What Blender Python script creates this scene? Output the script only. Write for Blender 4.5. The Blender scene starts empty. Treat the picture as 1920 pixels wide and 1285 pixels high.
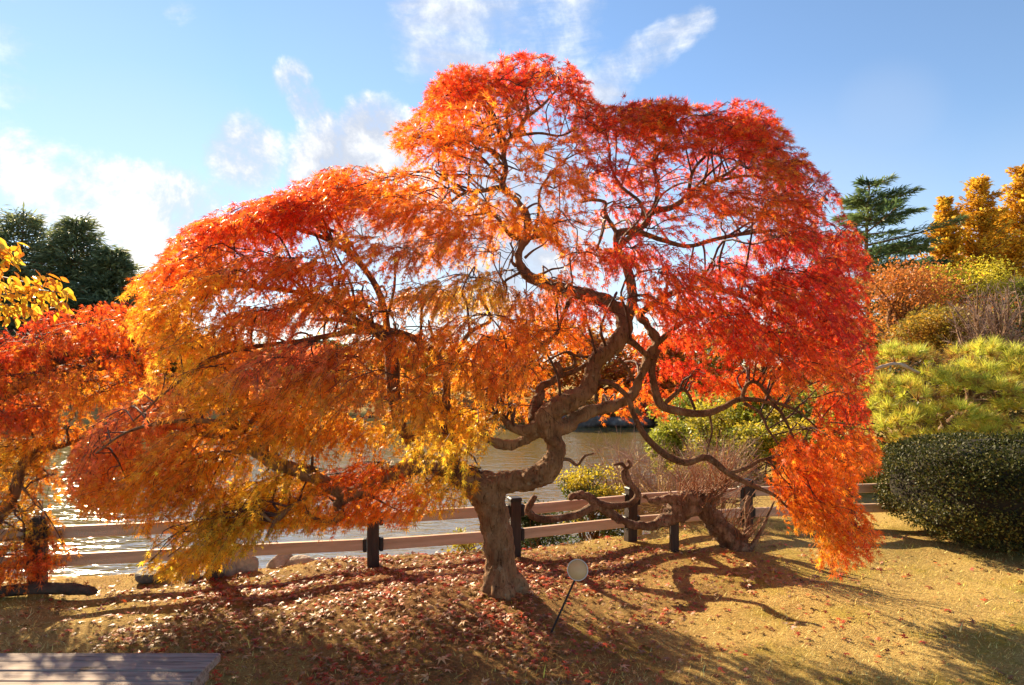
import bpy, math, random
import numpy as np
from mathutils import Vector

# ------------------------------------------------------------------ camera, sky, sun, exposure
S = bpy.context.scene
EYE, FPX, HORIZON = 1.6, 1200.0, 690.0
SUN_AZ, SUN_EL = math.radians(-37.0), math.radians(28.0)      # azimuth measured from +Y towards +X

cam_data = bpy.data.cameras.new('camera')
cam = bpy.data.objects.new('camera', cam_data)
S.collection.objects.link(cam)
cam.location = (0, 0, EYE)
cam.rotation_euler = (math.radians(90), 0, 0)
cam_data.sensor_width = 36.0
cam_data.lens = 36.0 * FPX / 1920.0
cam_data.shift_y = (HORIZON - 642.5) / 1920.0
cam_data.clip_start = 0.05
cam_data.clip_end = 3000
S.camera = cam

world = bpy.data.worlds.new('World')
S.world = world
world.use_nodes = True


def build_sky():
    nt = world.node_tree
    N, L = nt.nodes, nt.links
    N.clear()

    def node(t, **k):
        n = N.new(t)
        for a, b in k.items():
            setattr(n, a, b)
        return n

    def math_(op, a, b=None, c=None, clamp=False):
        n = node('ShaderNodeMath', operation=op, use_clamp=clamp)
        for i, v in enumerate((a, b, c)):
            if v is None:
                continue
            if isinstance(v, (int, float)):
                n.inputs[i].default_value = v
            else:
                L.new(v, n.inputs[i])
        return n.outputs[0]

    out = node('ShaderNodeOutputWorld')
    bg = node('ShaderNodeBackground')
    bg.inputs['Strength'].default_value = 0.068
    sky = node('ShaderNodeTexSky', sky_type='NISHITA')
    sky.sun_disc = False
    sky.sun_elevation = SUN_EL
    sky.sun_rotation = SUN_AZ
    sky.air_density, sky.dust_density, sky.ozone_density = 1.0, 0.0, 2.6
    tc = node('ShaderNodeTexCoord')
    nrm = node('ShaderNodeVectorMath', operation='NORMALIZE')
    L.new(tc.outputs['Generated'], nrm.inputs[0])
    d = nrm.outputs[0]
    sep = node('ShaderNodeSeparateXYZ')
    L.new(d, sep.inputs[0])
    zc = math_('ADD', math_('MAXIMUM', sep.outputs['Z'], 0.0), 0.16)
    px = math_('DIVIDE', sep.outputs['X'], zc)
    py = math_('DIVIDE', sep.outputs['Y'], zc)
    comb = node('ShaderNodeCombineXYZ')
    L.new(px, comb.inputs[0])
    L.new(py, comb.inputs[1])

    def noise(vec, scale, detail, rough, dist=0.0):
        n = node('ShaderNodeTexNoise')
        L.new(vec, n.inputs['Vector'])
        n.inputs['Scale'].default_value = scale
        n.inputs['Detail'].default_value = detail
        n.inputs['Roughness'].default_value = rough
        n.inputs['Distortion'].default_value = dist
        return n.outputs['Fac']
    n_big = noise(d, 5.5, 9, 0.66, 0.35)
    n_fine = noise(d, 17.0, 9, 0.62, 0.2)
    # stretched noise for the wind-drawn wisps
    mp = node('ShaderNodeMapping')
    mp.inputs['Rotation'].default_value = (0, math.radians(38), math.radians(20))
    mp.inputs['Scale'].default_value = (3.0, 9.0, 16.0)
    L.new(d, mp.inputs['Vector'])
    n_wisp = noise(mp.outputs[0], 1.0, 9, 0.66, 0.5)

    def blob(x, y, r, gain):
        v = Vector(((x - 960) / FPX, 1.0, (HORIZON - y) / FPX)).normalized()
        n = node('ShaderNodeVectorMath', operation='DOT_PRODUCT')
        L.new(d, n.inputs[0])
        n.inputs[1].default_value = v
        m = node('ShaderNodeMapRange', interpolation_type='SMOOTHSTEP')
        L.new(n.outputs['Value'], m.inputs['Value'])
        m.inputs['From Min'].default_value = math.cos(r / FPX)
        m.inputs['From Max'].default_value = 1.0
        m.inputs['To Max'].default_value = gain
        return m.outputs['Result']

    def blobs(lst):
        acc = None
        for b in lst:
            o = blob(*b)
            acc = o if acc is None else math_('MAXIMUM', acc, o)
        return acc

    def ramp(v, lo, hi):
        m = node('ShaderNodeMapRange', interpolation_type='SMOOTHSTEP')
        L.new(v, m.inputs['Value'])
        m.inputs['From Min'].default_value = lo
        m.inputs['From Max'].default_value = hi
        return m.outputs['Result']
    cumulus = blobs([(650, 330, 170, 1.0), (460, 290, 120, .85), (550, 150, 60, .8), (575, 195, 60, .85), (610, 250, 80, .85), (700, 270, 130, .98), (790, 420, 170, 1.0), (690, 390, 150, 1.0),
                     (330, 410, 150, .82), (180, 390, 140, .76), (30, 350, 140, .72), (-120, 370, 200, .64), (420, 380, 90, .76), (360, 325, 55, .5), (960, 470, 260, .95),
                     (20, 255, 70, .45), (290, 490, 120, .75), (1160, 430, 180, .6)])
    wisps = blobs([(840, 40, 150, .9), (870, 130, 120, .72), (930, 30, 120, .7), (1030, 60, 150, .7), (1000, 10, 120, .6), (1310, 38, 40, .62), (1275, 62, 48, .7), (1235, 90, 56, .75), (1195, 115, 62, .8), (1150, 145, 66, .85), (1110, 175, 70, .85), (1060, 90, 110, .5),
                   (330, 5, 45, .55), (655, 10, 40, .5), (-200, 60, 250, .5)])
    mix_n = math_('ADD', math_('MULTIPLY', n_big, 0.62), math_('MULTIPLY', n_fine, 0.38))
    c1 = ramp(math_('ADD', math_('MULTIPLY', cumulus, 0.55), math_('MULTIPLY', mix_n, 1.15)), 0.87, 1.10)
    c2 = math_('MULTIPLY', ramp(math_('ADD', math_('MULTIPLY', wisps, 0.5), math_('MULTIPLY', math_('ADD', math_('MULTIPLY', n_wisp, .6), math_('MULTIPLY', n_fine, .4)), 1.1)), 0.72, 1.06), 0.8)
    # thin scattered cloud over the rest of the sky, behind the camera too
    vx = node('ShaderNodeVectorMath', operation='SCALE')
    L.new(comb.outputs[0], vx.inputs[0])
    vx.inputs['Scale'].default_value = 1.0
    behind = ramp(sep.outputs['Y'], 0.25, -0.35)
    c3 = math_('MULTIPLY', math_('MULTIPLY', ramp(noise(comb.outputs[0], 1.1, 8, .6, .3), 0.52, 0.72), behind), 0.7)
    # milky veil low over the horizon on the sunny left
    veil = math_('MULTIPLY', blobs([(-60, 300, 560, .25), (250, 500, 420, .5), (700, 260, 420, .15), (-250, -50, 520, .15), (960, 540, 420, .85), (1650, 240, 110, .2), (1480, 600, 420, .4), (1900, 660, 380, .35)]), 0.75)
    fac = math_('MAXIMUM', math_('MAXIMUM', c1, c2), c3, clamp=True)
    mixv = node('ShaderNodeMix', data_type='RGBA')
    L.new(veil, mixv.inputs['Factor'])
    L.new(sky.outputs[0], mixv.inputs['A'])
    mixv.inputs['B'].default_value = (3.9, 4.2, 4.75, 1)
    mix = node('ShaderNodeMix', data_type='RGBA')
    L.new(fac, mix.inputs['Factor'])
    L.new(mixv.outputs['Result'], mix.inputs['A'])
    # cloud body: grey-lilac thin parts, white thick parts
    cc = node('ShaderNodeMix', data_type='RGBA')
    L.new(ramp(mix_n, .44, .66), cc.inputs['Factor'])
    cc.inputs['A'].default_value = (3.3, 3.6, 4.2, 1)
    cc.inputs['B'].default_value = (7.4, 7.3, 7.1, 1)
    L.new(cc.outputs['Result'], mix.inputs['B'])
    L.new(mix.outputs['Result'], bg.inputs['Color'])
    L.new(bg.outputs[0], out.inputs['Surface'])


build_sky()

sun_vec = Vector((math.sin(SUN_AZ) * math.cos(SUN_EL), math.cos(SUN_AZ) * math.cos(SUN_EL), math.sin(SUN_EL)))
sun_data = bpy.data.lights.new('sun', 'SUN')
sun_data.energy = 5.0
sun_data.angle = math.radians(0.5)
sun_data.color = (1.0, 0.79, 0.51)
sun = bpy.data.objects.new('sun', sun_data)
S.collection.objects.link(sun)
sun.rotation_euler = (-sun_vec).to_track_quat('-Z', 'Y').to_euler()
sun.location = (0, 0, 30)

S.view_settings.view_transform = 'Standard'
S.view_settings.look = 'None'
S.view_settings.gamma = 1.0
S.view_settings.use_curve_mapping = False
S.view_settings.exposure = 1.58
S.render.engine = 'CYCLES'
cy = S.cycles
cy.max_bounces = 9
cy.diffuse_bounces = 5
cy.glossy_bounces = 3
cy.transmission_bounces = 6
cy.transparent_max_bounces = 6
cy.use_denoising = True
cy.caustics_reflective = False
cy.caustics_refractive = False
cy.sample_clamp_indirect = 6.0

# ------------------------------------------------------------------ helpers
rng = np.random.default_rng(11)
random.seed(11)


def P(px, py, d):
    """World point that stands at depth d on the line of sight of a pixel of the 1920 px wide photograph."""
    return np.array([(px - 960.0) / FPX * d, d, EYE - (py - HORIZON) / FPX * d])


def to_px(p):
    p = np.asarray(p)
    return 960 + p[..., 0] / p[..., 1] * FPX, HORIZON - (p[..., 2] - EYE) / p[..., 1] * FPX


def link(o, parent=None):
    S.collection.objects.link(o)
    if parent is not None:
        o.parent = parent
    return o


def mesh_np(name, verts, faces, mat, parent=None, tint=None, smooth=False, link_it=True):
    """One mesh object from numpy arrays; faces is an (n,k) array or a list of such arrays."""
    verts = np.asarray(verts, dtype=np.float32)
    if not isinstance(faces, (list, tuple)):
        faces = [faces]
    faces = [np.asarray(f, dtype=np.int32) for f in faces if len(f)]
    me = bpy.data.meshes.new(name)
    me.vertices.add(len(verts))
    me.vertices.foreach_set('co', verts.ravel())
    nl = sum(f.size for f in faces)
    npoly = sum(len(f) for f in faces)
    me.loops.add(nl)
    me.loops.foreach_set('vertex_index', np.concatenate([f.ravel() for f in faces]))
    me.polygons.add(npoly)
    totals = np.concatenate([np.full(len(f), f.shape[1], dtype=np.int32) for f in faces])
    starts = np.concatenate([[0], np.cumsum(totals)[:-1]]).astype(np.int32)
    me.polygons.foreach_set('loop_start', starts)
    me.polygons.foreach_set('loop_total', totals)
    if smooth:
        me.polygons.foreach_set('use_smooth', np.ones(npoly, dtype=bool))
    me.update(calc_edges=True)
    if tint is not None:
        a = me.attributes.new('tint', 'FLOAT_COLOR', 'POINT')
        c = np.ones((len(verts), 4), dtype=np.float32)
        c[:, :3] = tint
        a.data.foreach_set('color', c.ravel())
    if mat is not None:
        me.materials.append(mat)
    if not link_it:
        return me
    return link(bpy.data.objects.new(name, me), parent)


def thing(name, label, cat, loc=(0, 0, 0), group=None):
    o = link(bpy.data.objects.new(name, None))
    o.empty_display_size = 0.1
    o.location = loc
    return tag(o, label, cat, group)


def tag(o, label, cat, group=None):
    o['label'] = label
    o['category'] = cat
    if group:
        o['group'] = group
    return o


def kind(o, k):
    o['kind'] = k
    return o


def local(pts, root):
    return np.asarray(pts) - np.array(root.location)


def unit(v):
    return v / np.maximum(np.linalg.norm(v, axis=-1, keepdims=True), 1e-9)


def spline(pts, per=6):
    """Catmull-Rom through rows (any number of columns)."""
    p = np.asarray(pts, dtype=float)
    if len(p) < 3:
        t = np.linspace(0, 1, per + 1)[:, None]
        return p[0] * (1 - t) + p[-1] * t
    q = np.vstack([2 * p[0] - p[1], p, 2 * p[-1] - p[-2]])
    out = []
    ts = np.linspace(0, 1, per, endpoint=False)[:, None]
    for i in range(1, len(q) - 2):
        a, b, c, d = q[i - 1], q[i], q[i + 1], q[i + 2]
        out.append(0.5 * (2 * b + (c - a) * ts + (2 * a - 5 * b + 4 * c - d) * ts ** 2 + (3 * b - a - 3 * c + d) * ts ** 3))
    out.append(p[-1][None])
    return np.vstack(out)


class Tubes:
    """Collects tapered tubes into one mesh."""

    def __init__(self):
        self.v, self.q, self.n = [], [], 0
        self.t = []

    def add(self, pts, rad, sides=6, knob=0.0, cap=True):
        pts = np.asarray(pts, dtype=float)
        rad = np.broadcast_to(np.asarray(rad, dtype=float), (len(pts),)).copy()
        k = len(pts)
        tan = np.gradient(pts, axis=0)
        tan = unit(tan)
        ref = np.array([0.0, 1.0, 0.2]) if abs(tan[0][1]) < .8 else np.array([1.0, 0, 0.2])
        us, ws = np.zeros((k, 3)), np.zeros((k, 3))
        u = ref - tan[0] * ref.dot(tan[0])
        u /= np.linalg.norm(u)
        for i in range(k):
            u = u - tan[i] * u.dot(tan[i])
            u /= max(np.linalg.norm(u), 1e-9)
            us[i], ws[i] = u, np.cross(tan[i], u)
        a = np.arange(sides) * 2 * math.pi / sides
        rr = rad[:, None] * (1 + (knob * rng.standard_normal((k, sides)) if knob else 0))
        ring = pts[:, None] + rr[..., None] * (np.cos(a)[None, :, None] * us[:, None] + np.sin(a)[None, :, None] * ws[:, None])
        i0 = np.arange(k - 1)[:, None] * sides
        j = np.arange(sides)[None]
        j2 = (j + 1) % sides
        q = np.stack([i0 + j, i0 + j2, i0 + sides + j2, i0 + sides + j], -1).reshape(-1, 4)
        base = self.n
        self.v.append(ring.reshape(-1, 3))
        self.q.append(q + base)
        self.n += k * sides
        if cap:
            self.v.append(np.vstack([pts[0], pts[-1]]))
            c0, c1 = self.n, self.n + 1
            self.n += 2
            jj = np.arange(sides)
            self.t.append(np.stack([np.full(sides, c0), base + (jj + 1) % sides, base + jj], -1))
            e = base + (k - 1) * sides
            self.t.append(np.stack([np.full(sides, c1), e + jj, e + (jj + 1) % sides], -1))

    def build(self, name, mat, parent=None, smooth=True, origin=None):
        v = np.vstack(self.v)
        if origin is not None:
            v = v - origin
        faces = [np.vstack(self.q)]
        if self.t:
            faces.append(np.vstack(self.t))
        return mesh_np(name, v, faces, mat, parent, smooth=smooth)


def polygon_tools(poly):
    p = np.asarray(poly, dtype=float)
    a, b = p, np.roll(p, -1, axis=0)

    def inside(x, y):
        x, y = np.asarray(x, float)[..., None], np.asarray(y, float)[..., None]
        cond = (a[:, 1] > y) != (b[:, 1] > y)
        xi = (b[:, 0] - a[:, 0]) * (y - a[:, 1]) / np.where(b[:, 1] == a[:, 1], 1e-9, b[:, 1] - a[:, 1]) + a[:, 0]
        return (np.sum(cond & (x < xi), axis=-1) % 2) == 1

    def dist(x, y):
        x, y = np.asarray(x, float)[..., None], np.asarray(y, float)[..., None]
        ab = b - a
        t = np.clip(((x - a[:, 0]) * ab[:, 0] + (y - a[:, 1]) * ab[:, 1]) / np.maximum((ab ** 2).sum(1), 1e-9), 0, 1)
        return np.sqrt((x - a[:, 0] - t * ab[:, 0]) ** 2 + (y - a[:, 1] - t * ab[:, 1]) ** 2).min(-1)
    return inside, dist


# ------------------------------------------------------------------ materials
def new_mat(name):
    m = bpy.data.materials.new(name)
    m.use_nodes = True
    nt = m.node_tree
    nt.nodes.clear()
    return m, nt, nt.nodes.new('ShaderNodeOutputMaterial')


def leaf_material(name, translucency=0.5, rough=0.42, spec=0.45, gain=1.25):
    m, nt, out = new_mat(name)
    N, L = nt.nodes, nt.links
    at = N.new('ShaderNodeAttribute')
    at.attribute_name = 'tint'
    pr = N.new('ShaderNodeBsdfPrincipled')
    pr.inputs['Roughness'].default_value = rough
    pr.inputs['Specular IOR Level'].default_value = spec
    L.new(at.outputs['Color'], pr.inputs['Base Color'])
    tr = N.new('ShaderNodeBsdfTranslucent')
    br = N.new('ShaderNodeMix')
    br.data_type = 'RGBA'
    br.blend_type = 'MULTIPLY'
    br.inputs['Factor'].default_value = 1.0
    br.inputs['B'].default_value = (gain, gain, gain, 1)
    L.new(at.outputs['Color'], br.inputs['A'])
    L.new(br.outputs['Result'], tr.inputs['Color'])
    mx = N.new('ShaderNodeMixShader')
    mx.inputs[0].default_value = translucency
    L.new(pr.outputs[0], mx.inputs[1])
    L.new(tr.outputs[0], mx.inputs[2])
    L.new(mx.outputs[0], out.inputs['Surface'])
    return m


def surface_material(name, cols, scale=8.0, rough=0.8, bump=0.4, bump_scale=30.0, stretch=(1, 1, 1), spec=0.3, detail=8, bump_dist=0.02):
    """Noise-mottled surface of two to four colours in object space."""
    m, nt, out = new_mat(name)
    N, L = nt.nodes, nt.links
    tc = N.new('ShaderNodeTexCoord')
    mp = N.new('ShaderNodeMapping')
    mp.inputs['Scale'].default_value = stretch
    L.new(tc.outputs['Object'], mp.inputs[0])
    nz = N.new('ShaderNodeTexNoise')
    nz.inputs['Scale'].default_value = scale
    nz.inputs['Detail'].default_value = detail
    nz.inputs['Roughness'].default_value = 0.65
    L.new(mp.outputs[0], nz.inputs['Vector'])
    cr = N.new('ShaderNodeValToRGB')
    el = cr.color_ramp.elements
    while len(el) < len(cols):
        el.new(0.5)
    for i, c in enumerate(cols):
        el[i].position = 0.3 + 0.4 * i / max(1, len(cols) - 1)
        el[i].color = (*c, 1)
    L.new(nz.outputs['Fac'], cr.inputs[0])
    pr = N.new('ShaderNodeBsdfPrincipled')
    pr.inputs['Roughness'].default_value = rough
    pr.inputs['Specular IOR Level'].default_value = spec
    L.new(cr.outputs[0], pr.inputs['Base Color'])
    nb = N.new('ShaderNodeTexNoise')
    nb.inputs['Scale'].default_value = bump_scale
    nb.inputs['Detail'].default_value = 6
    L.new(mp.outputs[0], nb.inputs['Vector'])
    bp = N.new('ShaderNodeBump')
    bp.inputs['Strength'].default_value = bump
    bp.inputs['Distance'].default_value = bump_dist
    L.new(nb.outputs['Fac'], bp.inputs['Height'])
    L.new(bp.outputs[0], pr.inputs['Normal'])
    L.new(pr.outputs[0], out.inputs['Surface'])
    return m


M = {}
M['maple'] = leaf_material('maple_leaf', 0.57, 0.45, 0.5, 1.42)
M['leaf'] = leaf_material('leaf', 0.42, 0.5, 0.35, 1.2)
M['needle'] = leaf_material('needle', 0.42, 0.45, 0.3, 1.3)
M['litter'] = leaf_material('fallen_leaf', 0.25, 0.45, 0.4, 1.0)


def bark_material(name, dark, mid, light, lichen, scale=1.0, crack=.6):
    """Mottled bark: fissures that run along the stem, knots, grey-green lichen."""
    m, nt, out = new_mat(name)
    N, L = nt.nodes, nt.links
    tc = N.new('ShaderNodeTexCoord')

    def noise(sc, stretch, detail=8, rough=.65, dist=0.0):
        mp = N.new('ShaderNodeMapping')
        mp.inputs['Scale'].default_value = stretch
        L.new(tc.outputs['Object'], mp.inputs[0])
        n = N.new('ShaderNodeTexNoise')
        n.inputs['Scale'].default_value = sc * scale
        n.inputs['Detail'].default_value = detail
        n.inputs['Roughness'].default_value = rough
        n.inputs['Distortion'].default_value = dist
        L.new(mp.outputs[0], n.inputs['Vector'])
        return n.outputs['Fac']

    def ramp(f, stops):
        r = N.new('ShaderNodeValToRGB')
        el = r.color_ramp.elements
        while len(el) < len(stops):
            el.new(.5)
        for e, (p, c) in zip(el, stops):
            e.position, e.color = p, (*c, 1)
        L.new(f, r.inputs[0])
        return r.outputs[0]

    def mix(f, a, b, mode='MIX'):
        x = N.new('ShaderNodeMix')
        x.data_type = 'RGBA'
        x.blend_type = mode
        if f is None:
            x.inputs['Factor'].default_value = 1
        else:
            L.new(f, x.inputs['Factor'])
        L.new(a, x.inputs['A'])
        L.new(b, x.inputs['B'])
        return x.outputs['Result']
    fis = noise(55, (1, 1, .14), 9, .75, .4)
    mott = noise(7, (1, 1, .7), 8, .7, .4)
    base = ramp(mott, [(.32, dark), (.5, mid), (.68, light)])
    col = mix(None, base, ramp(fis, [(.36, (crack * .4, crack * .35, crack * .3)), (.48, (1, 1, 1))]), 'MULTIPLY')
    lr = ramp(noise(11, (1, 1, 1), 7, .75), [(.58, (0, 0, 0)), (.66, (.75, .75, .75))])
    lc = N.new('ShaderNodeRGB')
    lc.outputs[0].default_value = (*lichen, 1)
    col = mix(lr, col, lc.outputs[0])
    pr = N.new('ShaderNodeBsdfPrincipled')
    pr.inputs['Roughness'].default_value = .8
    pr.inputs['Specular IOR Level'].default_value = .25
    L.new(col, pr.inputs['Base Color'])
    ad = N.new('ShaderNodeMath')
    ad.operation = 'MULTIPLY_ADD'
    L.new(mott, ad.inputs[0])
    ad.inputs[1].default_value = .8
    L.new(fis, ad.inputs[2])
    bp = N.new('ShaderNodeBump')
    bp.inputs['Strength'].default_value = 1.0
    bp.inputs['Distance'].default_value = .045 / scale
    L.new(ad.outputs[0], bp.inputs['Height'])
    L.new(bp.outputs[0], pr.inputs['Normal'])
    L.new(pr.outputs[0], out.inputs['Surface'])
    return m


M['bark'] = bark_material('maple_bark', (.15, .07, .03), (.36, .20, .095), (.52, .33, .17), (.44, .38, .24))
M['limb'] = bark_material('limb_bark', (.10, .042, .02), (.26, .13, .06), (.42, .25, .13), (.36, .30, .19), 1.6)
M['twig'] = surface_material('twig_bark', [(.06, .025, .02), (.12, .06, .045)], 20, .7, .1, 60)
M['old_bark'] = bark_material('old_bark', (.06, .03, .018), (.22, .12, .065), (.46, .31, .19), (.44, .36, .25), 1.5, .45)
M['rail'] = surface_material('rail_wood', [(.34, .22, .14), (.48, .34, .23), (.58, .43, .31)], 6, .6, .35, 40, (.25, 1, 3), bump_dist=.006)
M['post'] = surface_material('post_wood', [(.022, .014, .011), (.045, .028, .02), (.07, .045, .03)], 10, .6, .5, 30, (3, 3, .4), bump_dist=.006)
M['bracket'] = surface_material('bracket_metal', [(.012, .01, .01), (.03, .025, .022)], 14, .5, .2, 60)
M['rock'] = surface_material('rock', [(.14, .12, .10), (.27, .23, .19), (.38, .33, .28)], 9, .8, .8, 22, bump_dist=.03)
M['dark_rock'] = surface_material('wet_rock', [(.045, .04, .035), (.11, .095, .08), (.20, .18, .15)], 4, .7, .8, 9, bump_dist=.08)
M['plate'] = surface_material('plate_paint', [(.62, .38, .17), (.68, .43, .20)], 30, .5, .08, 120)
M['plate_rim'] = surface_material('plate_edge', [(.62, .56, .47), (.68, .62, .53)], 30, .45, .05, 120)
M['iron'] = surface_material('stake_iron', [(.012, .01, .009), (.03, .022, .018)], 30, .55, .2, 90)
M['core'] = surface_material('shade_core', [(.012, .010, .006), (.03, .022, .012)], 12, .95, .8, 18)  # near-black filler colour for the light-blocking core of the hedge
M['log'] = surface_material('log_bark', [(.03, .018, .012), (.075, .045, .03), (.12, .08, .055)], 9, .85, 1.0, 20, bump_dist=.03)


def plank_material():
    m, nt, out = new_mat('weathered_plank')
    N, L = nt.nodes, nt.links
    tc = N.new('ShaderNodeTexCoord')
    oi = N.new('ShaderNodeObjectInfo')
    add = N.new('ShaderNodeVectorMath')
    add.operation = 'ADD'
    sc = N.new('ShaderNodeVectorMath')
    sc.operation = 'SCALE'
    sc.inputs['Scale'].default_value = 37.0
    cmb = N.new('ShaderNodeCombineXYZ')
    for i in range(3):
        L.new(oi.outputs['Random'], cmb.inputs[i])
    L.new(cmb.outputs[0], sc.inputs[0])
    L.new(tc.outputs['Object'], add.inputs[0])
    L.new(sc.outputs[0], add.inputs[1])
    mp = N.new('ShaderNodeMapping')
    mp.inputs['Scale'].default_value = (1.2, 22, 22)
    L.new(add.outputs[0], mp.inputs[0])
    nz = N.new('ShaderNodeTexNoise')
    nz.inputs['Scale'].default_value = 3.0
    nz.inputs['Detail'].default_value = 9
    nz.inputs['Roughness'].default_value = .7
    L.new(mp.outputs[0], nz.inputs['Vector'])
    cr = N.new('ShaderNodeValToRGB')
    el = cr.color_ramp.elements
    el.new(.5)
    for e, (p, c) in zip(el, [(.30, (.085, .06, .047)), (.48, (.27, .20, .165)), (.72, (.44, .35, .30))]):
        e.position, e.color = p, (*c, 1)
    L.new(nz.outputs['Fac'], cr.inputs[0])
    # dark stains
    st = N.new('ShaderNodeTexNoise')
    st.inputs['Scale'].default_value = 7.0
    st.inputs['Detail'].default_value = 3
    mp2 = N.new('ShaderNodeMapping')
    mp2.inputs['Scale'].default_value = (1, 2.4, 1)
    L.new(add.outputs[0], mp2.inputs[0])
    L.new(mp2.outputs[0], st.inputs['Vector'])
    sr = N.new('ShaderNodeValToRGB')
    sr.color_ramp.elements[0].position, sr.color_ramp.elements[0].color = .64, (1, 1, 1, 1)
    sr.color_ramp.elements[1].position, sr.color_ramp.elements[1].color = .72, (.32, .24, .2, 1)
    L.new(st.outputs['Fac'], sr.inputs[0])
    mu = N.new('ShaderNodeMix')
    mu.data_type = 'RGBA'
    mu.blend_type = 'MULTIPLY'
    mu.inputs['Factor'].default_value = 1
    L.new(cr.outputs[0], mu.inputs['A'])
    L.new(sr.outputs[0], mu.inputs['B'])
    pr = N.new('ShaderNodeBsdfPrincipled')
    pr.inputs['Roughness'].default_value = .7
    pr.inputs['Specular IOR Level'].default_value = .12
    L.new(mu.outputs['Result'], pr.inputs['Base Color'])
    bp = N.new('ShaderNodeBump')
    bp.inputs['Strength'].default_value = .5
    bp.inputs['Distance'].default_value = .004
    L.new(nz.outputs['Fac'], bp.inputs['Height'])
    L.new(bp.outputs[0], pr.inputs['Normal'])
    L.new(pr.outputs[0], out.inputs['Surface'])
    return m


M['plank'] = plank_material()


def ground_material():
    m, nt, out = new_mat('lawn_earth')
    N, L = nt.nodes, nt.links
    tc = N.new('ShaderNodeTexCoord')

    def noise(scale, detail=8, rough=.6):
        n = N.new('ShaderNodeTexNoise')
        n.inputs['Scale'].default_value = scale
        n.inputs['Detail'].default_value = detail
        n.inputs['Roughness'].default_value = rough
        L.new(tc.outputs['Object'], n.inputs['Vector'])
        return n.outputs['Fac']

    def ramp(f, stops):
        r = N.new('ShaderNodeValToRGB')
        el = r.color_ramp.elements
        while len(el) < len(stops):
            el.new(.5)
        for e, (p, c) in zip(el, stops):
            e.position, e.color = p, (*c, 1)
        L.new(f, r.inputs[0])
        return r.outputs[0]

    def mix(f, a, b):
        x = N.new('ShaderNodeMix')
        x.data_type = 'RGBA'
        L.new(f, x.inputs['Factor'])
        L.new(a, x.inputs['A'])
        L.new(b, x.inputs['B'])
        return x.outputs['Result']
    straw = ramp(noise(75, 9, .85), [(.36, (.13, .075, .025)), (.5, (.46, .32, .10)), (.64, (.70, .52, .19))])
    moss = ramp(noise(40, 6, .7), [(.3, (.12, .10, .014)), (.7, (.42, .34, .03))])
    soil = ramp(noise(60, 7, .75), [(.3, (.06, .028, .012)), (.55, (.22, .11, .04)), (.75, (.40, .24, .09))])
    fm = ramp(noise(1.5, 5, .6), [(.50, (0, 0, 0)), (.66, (.8, .8, .8))])
    at = N.new('ShaderNodeAttribute')
    at.attribute_name = 'tint'
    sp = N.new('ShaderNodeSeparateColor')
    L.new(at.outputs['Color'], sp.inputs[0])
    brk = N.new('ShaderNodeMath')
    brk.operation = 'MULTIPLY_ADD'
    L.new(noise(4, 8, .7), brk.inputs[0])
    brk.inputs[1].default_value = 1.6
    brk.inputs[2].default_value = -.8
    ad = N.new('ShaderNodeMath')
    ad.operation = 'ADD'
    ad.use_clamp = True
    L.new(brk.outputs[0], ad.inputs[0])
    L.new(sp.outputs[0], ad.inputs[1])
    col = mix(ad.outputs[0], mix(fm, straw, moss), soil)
    pr = N.new('ShaderNodeBsdfPrincipled')
    pr.inputs['Roughness'].default_value = .95
    pr.inputs['Specular IOR Level'].default_value = .1
    L.new(col, pr.inputs['Base Color'])
    bp = N.new('ShaderNodeBump')
    bp.inputs['Strength'].default_value = .9
    bp.inputs['Distance'].default_value = .03
    L.new(noise(45, 8, .75), bp.inputs['Height'])
    L.new(bp.outputs[0], pr.inputs['Normal'])
    L.new(pr.outputs[0], out.inputs['Surface'])
    return m


def water_material():
    m, nt, out = new_mat('pond_water')
    N, L = nt.nodes, nt.links
    tc = N.new('ShaderNodeTexCoord')
    mp = N.new('ShaderNodeMapping')
    mp.inputs['Scale'].default_value = (1.0, 2.6, 1)
    mp.inputs['Rotation'].default_value = (0, 0, math.radians(14))
    L.new(tc.outputs['Object'], mp.inputs[0])
    n1 = N.new('ShaderNodeTexNoise')
    n1.inputs['Scale'].default_value = 2.6
    n1.inputs['Detail'].default_value = 3
    n1.inputs['Distortion'].default_value = .6
    L.new(mp.outputs[0], n1.inputs['Vector'])
    bp = N.new('ShaderNodeBump')
    bp.inputs['Strength'].default_value = .42
    bp.inputs['Distance'].default_value = .06
    L.new(n1.outputs['Fac'], bp.inputs['Height'])
    pr = N.new('ShaderNodeBsdfPrincipled')
    pr.inputs['Base Color'].default_value = (.15, .11, .03, 1)
    pr.inputs['Roughness'].default_value = .06
    pr.inputs['IOR'].default_value = 3.4
    pr.inputs['Specular IOR Level'].default_value = .5
    L.new(bp.outputs[0], pr.inputs['Normal'])
    L.new(pr.outputs[0], out.inputs['Surface'])
    return m


# ------------------------------------------------------------------ ground and pond
FENCE = np.array([(-7.0, 4.05), (-4.66, 4.44), (-3.48, 4.70), (-2.30, 4.93), (-1.12, 5.16), (0.02, 5.46), (1.10, 5.93), (2.30, 6.28), (3.37, 6.45), (4.58, 6.60), (6.0, 6.75)])
TRUNK_XY = np.array([-0.065, 4.42])


def fence_y(x):
    return np.interp(x, FENCE[:, 0], FENCE[:, 1])


def smooth(t):
    t = np.clip(t, 0, 1)
    return t * t * (3 - 2 * t)


def bumps(x, y):
    return (0.022 * np.sin(1.9 * x + .7 * y) + 0.018 * np.sin(2.7 * y - 1.1 * x + 1.0) + 0.012 * np.sin(4.3 * x + 2.0) * np.sin(3.9 * y)
            + 0.006 * np.sin(9.1 * x + 3 * y) + 0.005 * np.sin(11 * y - 5 * x))


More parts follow.
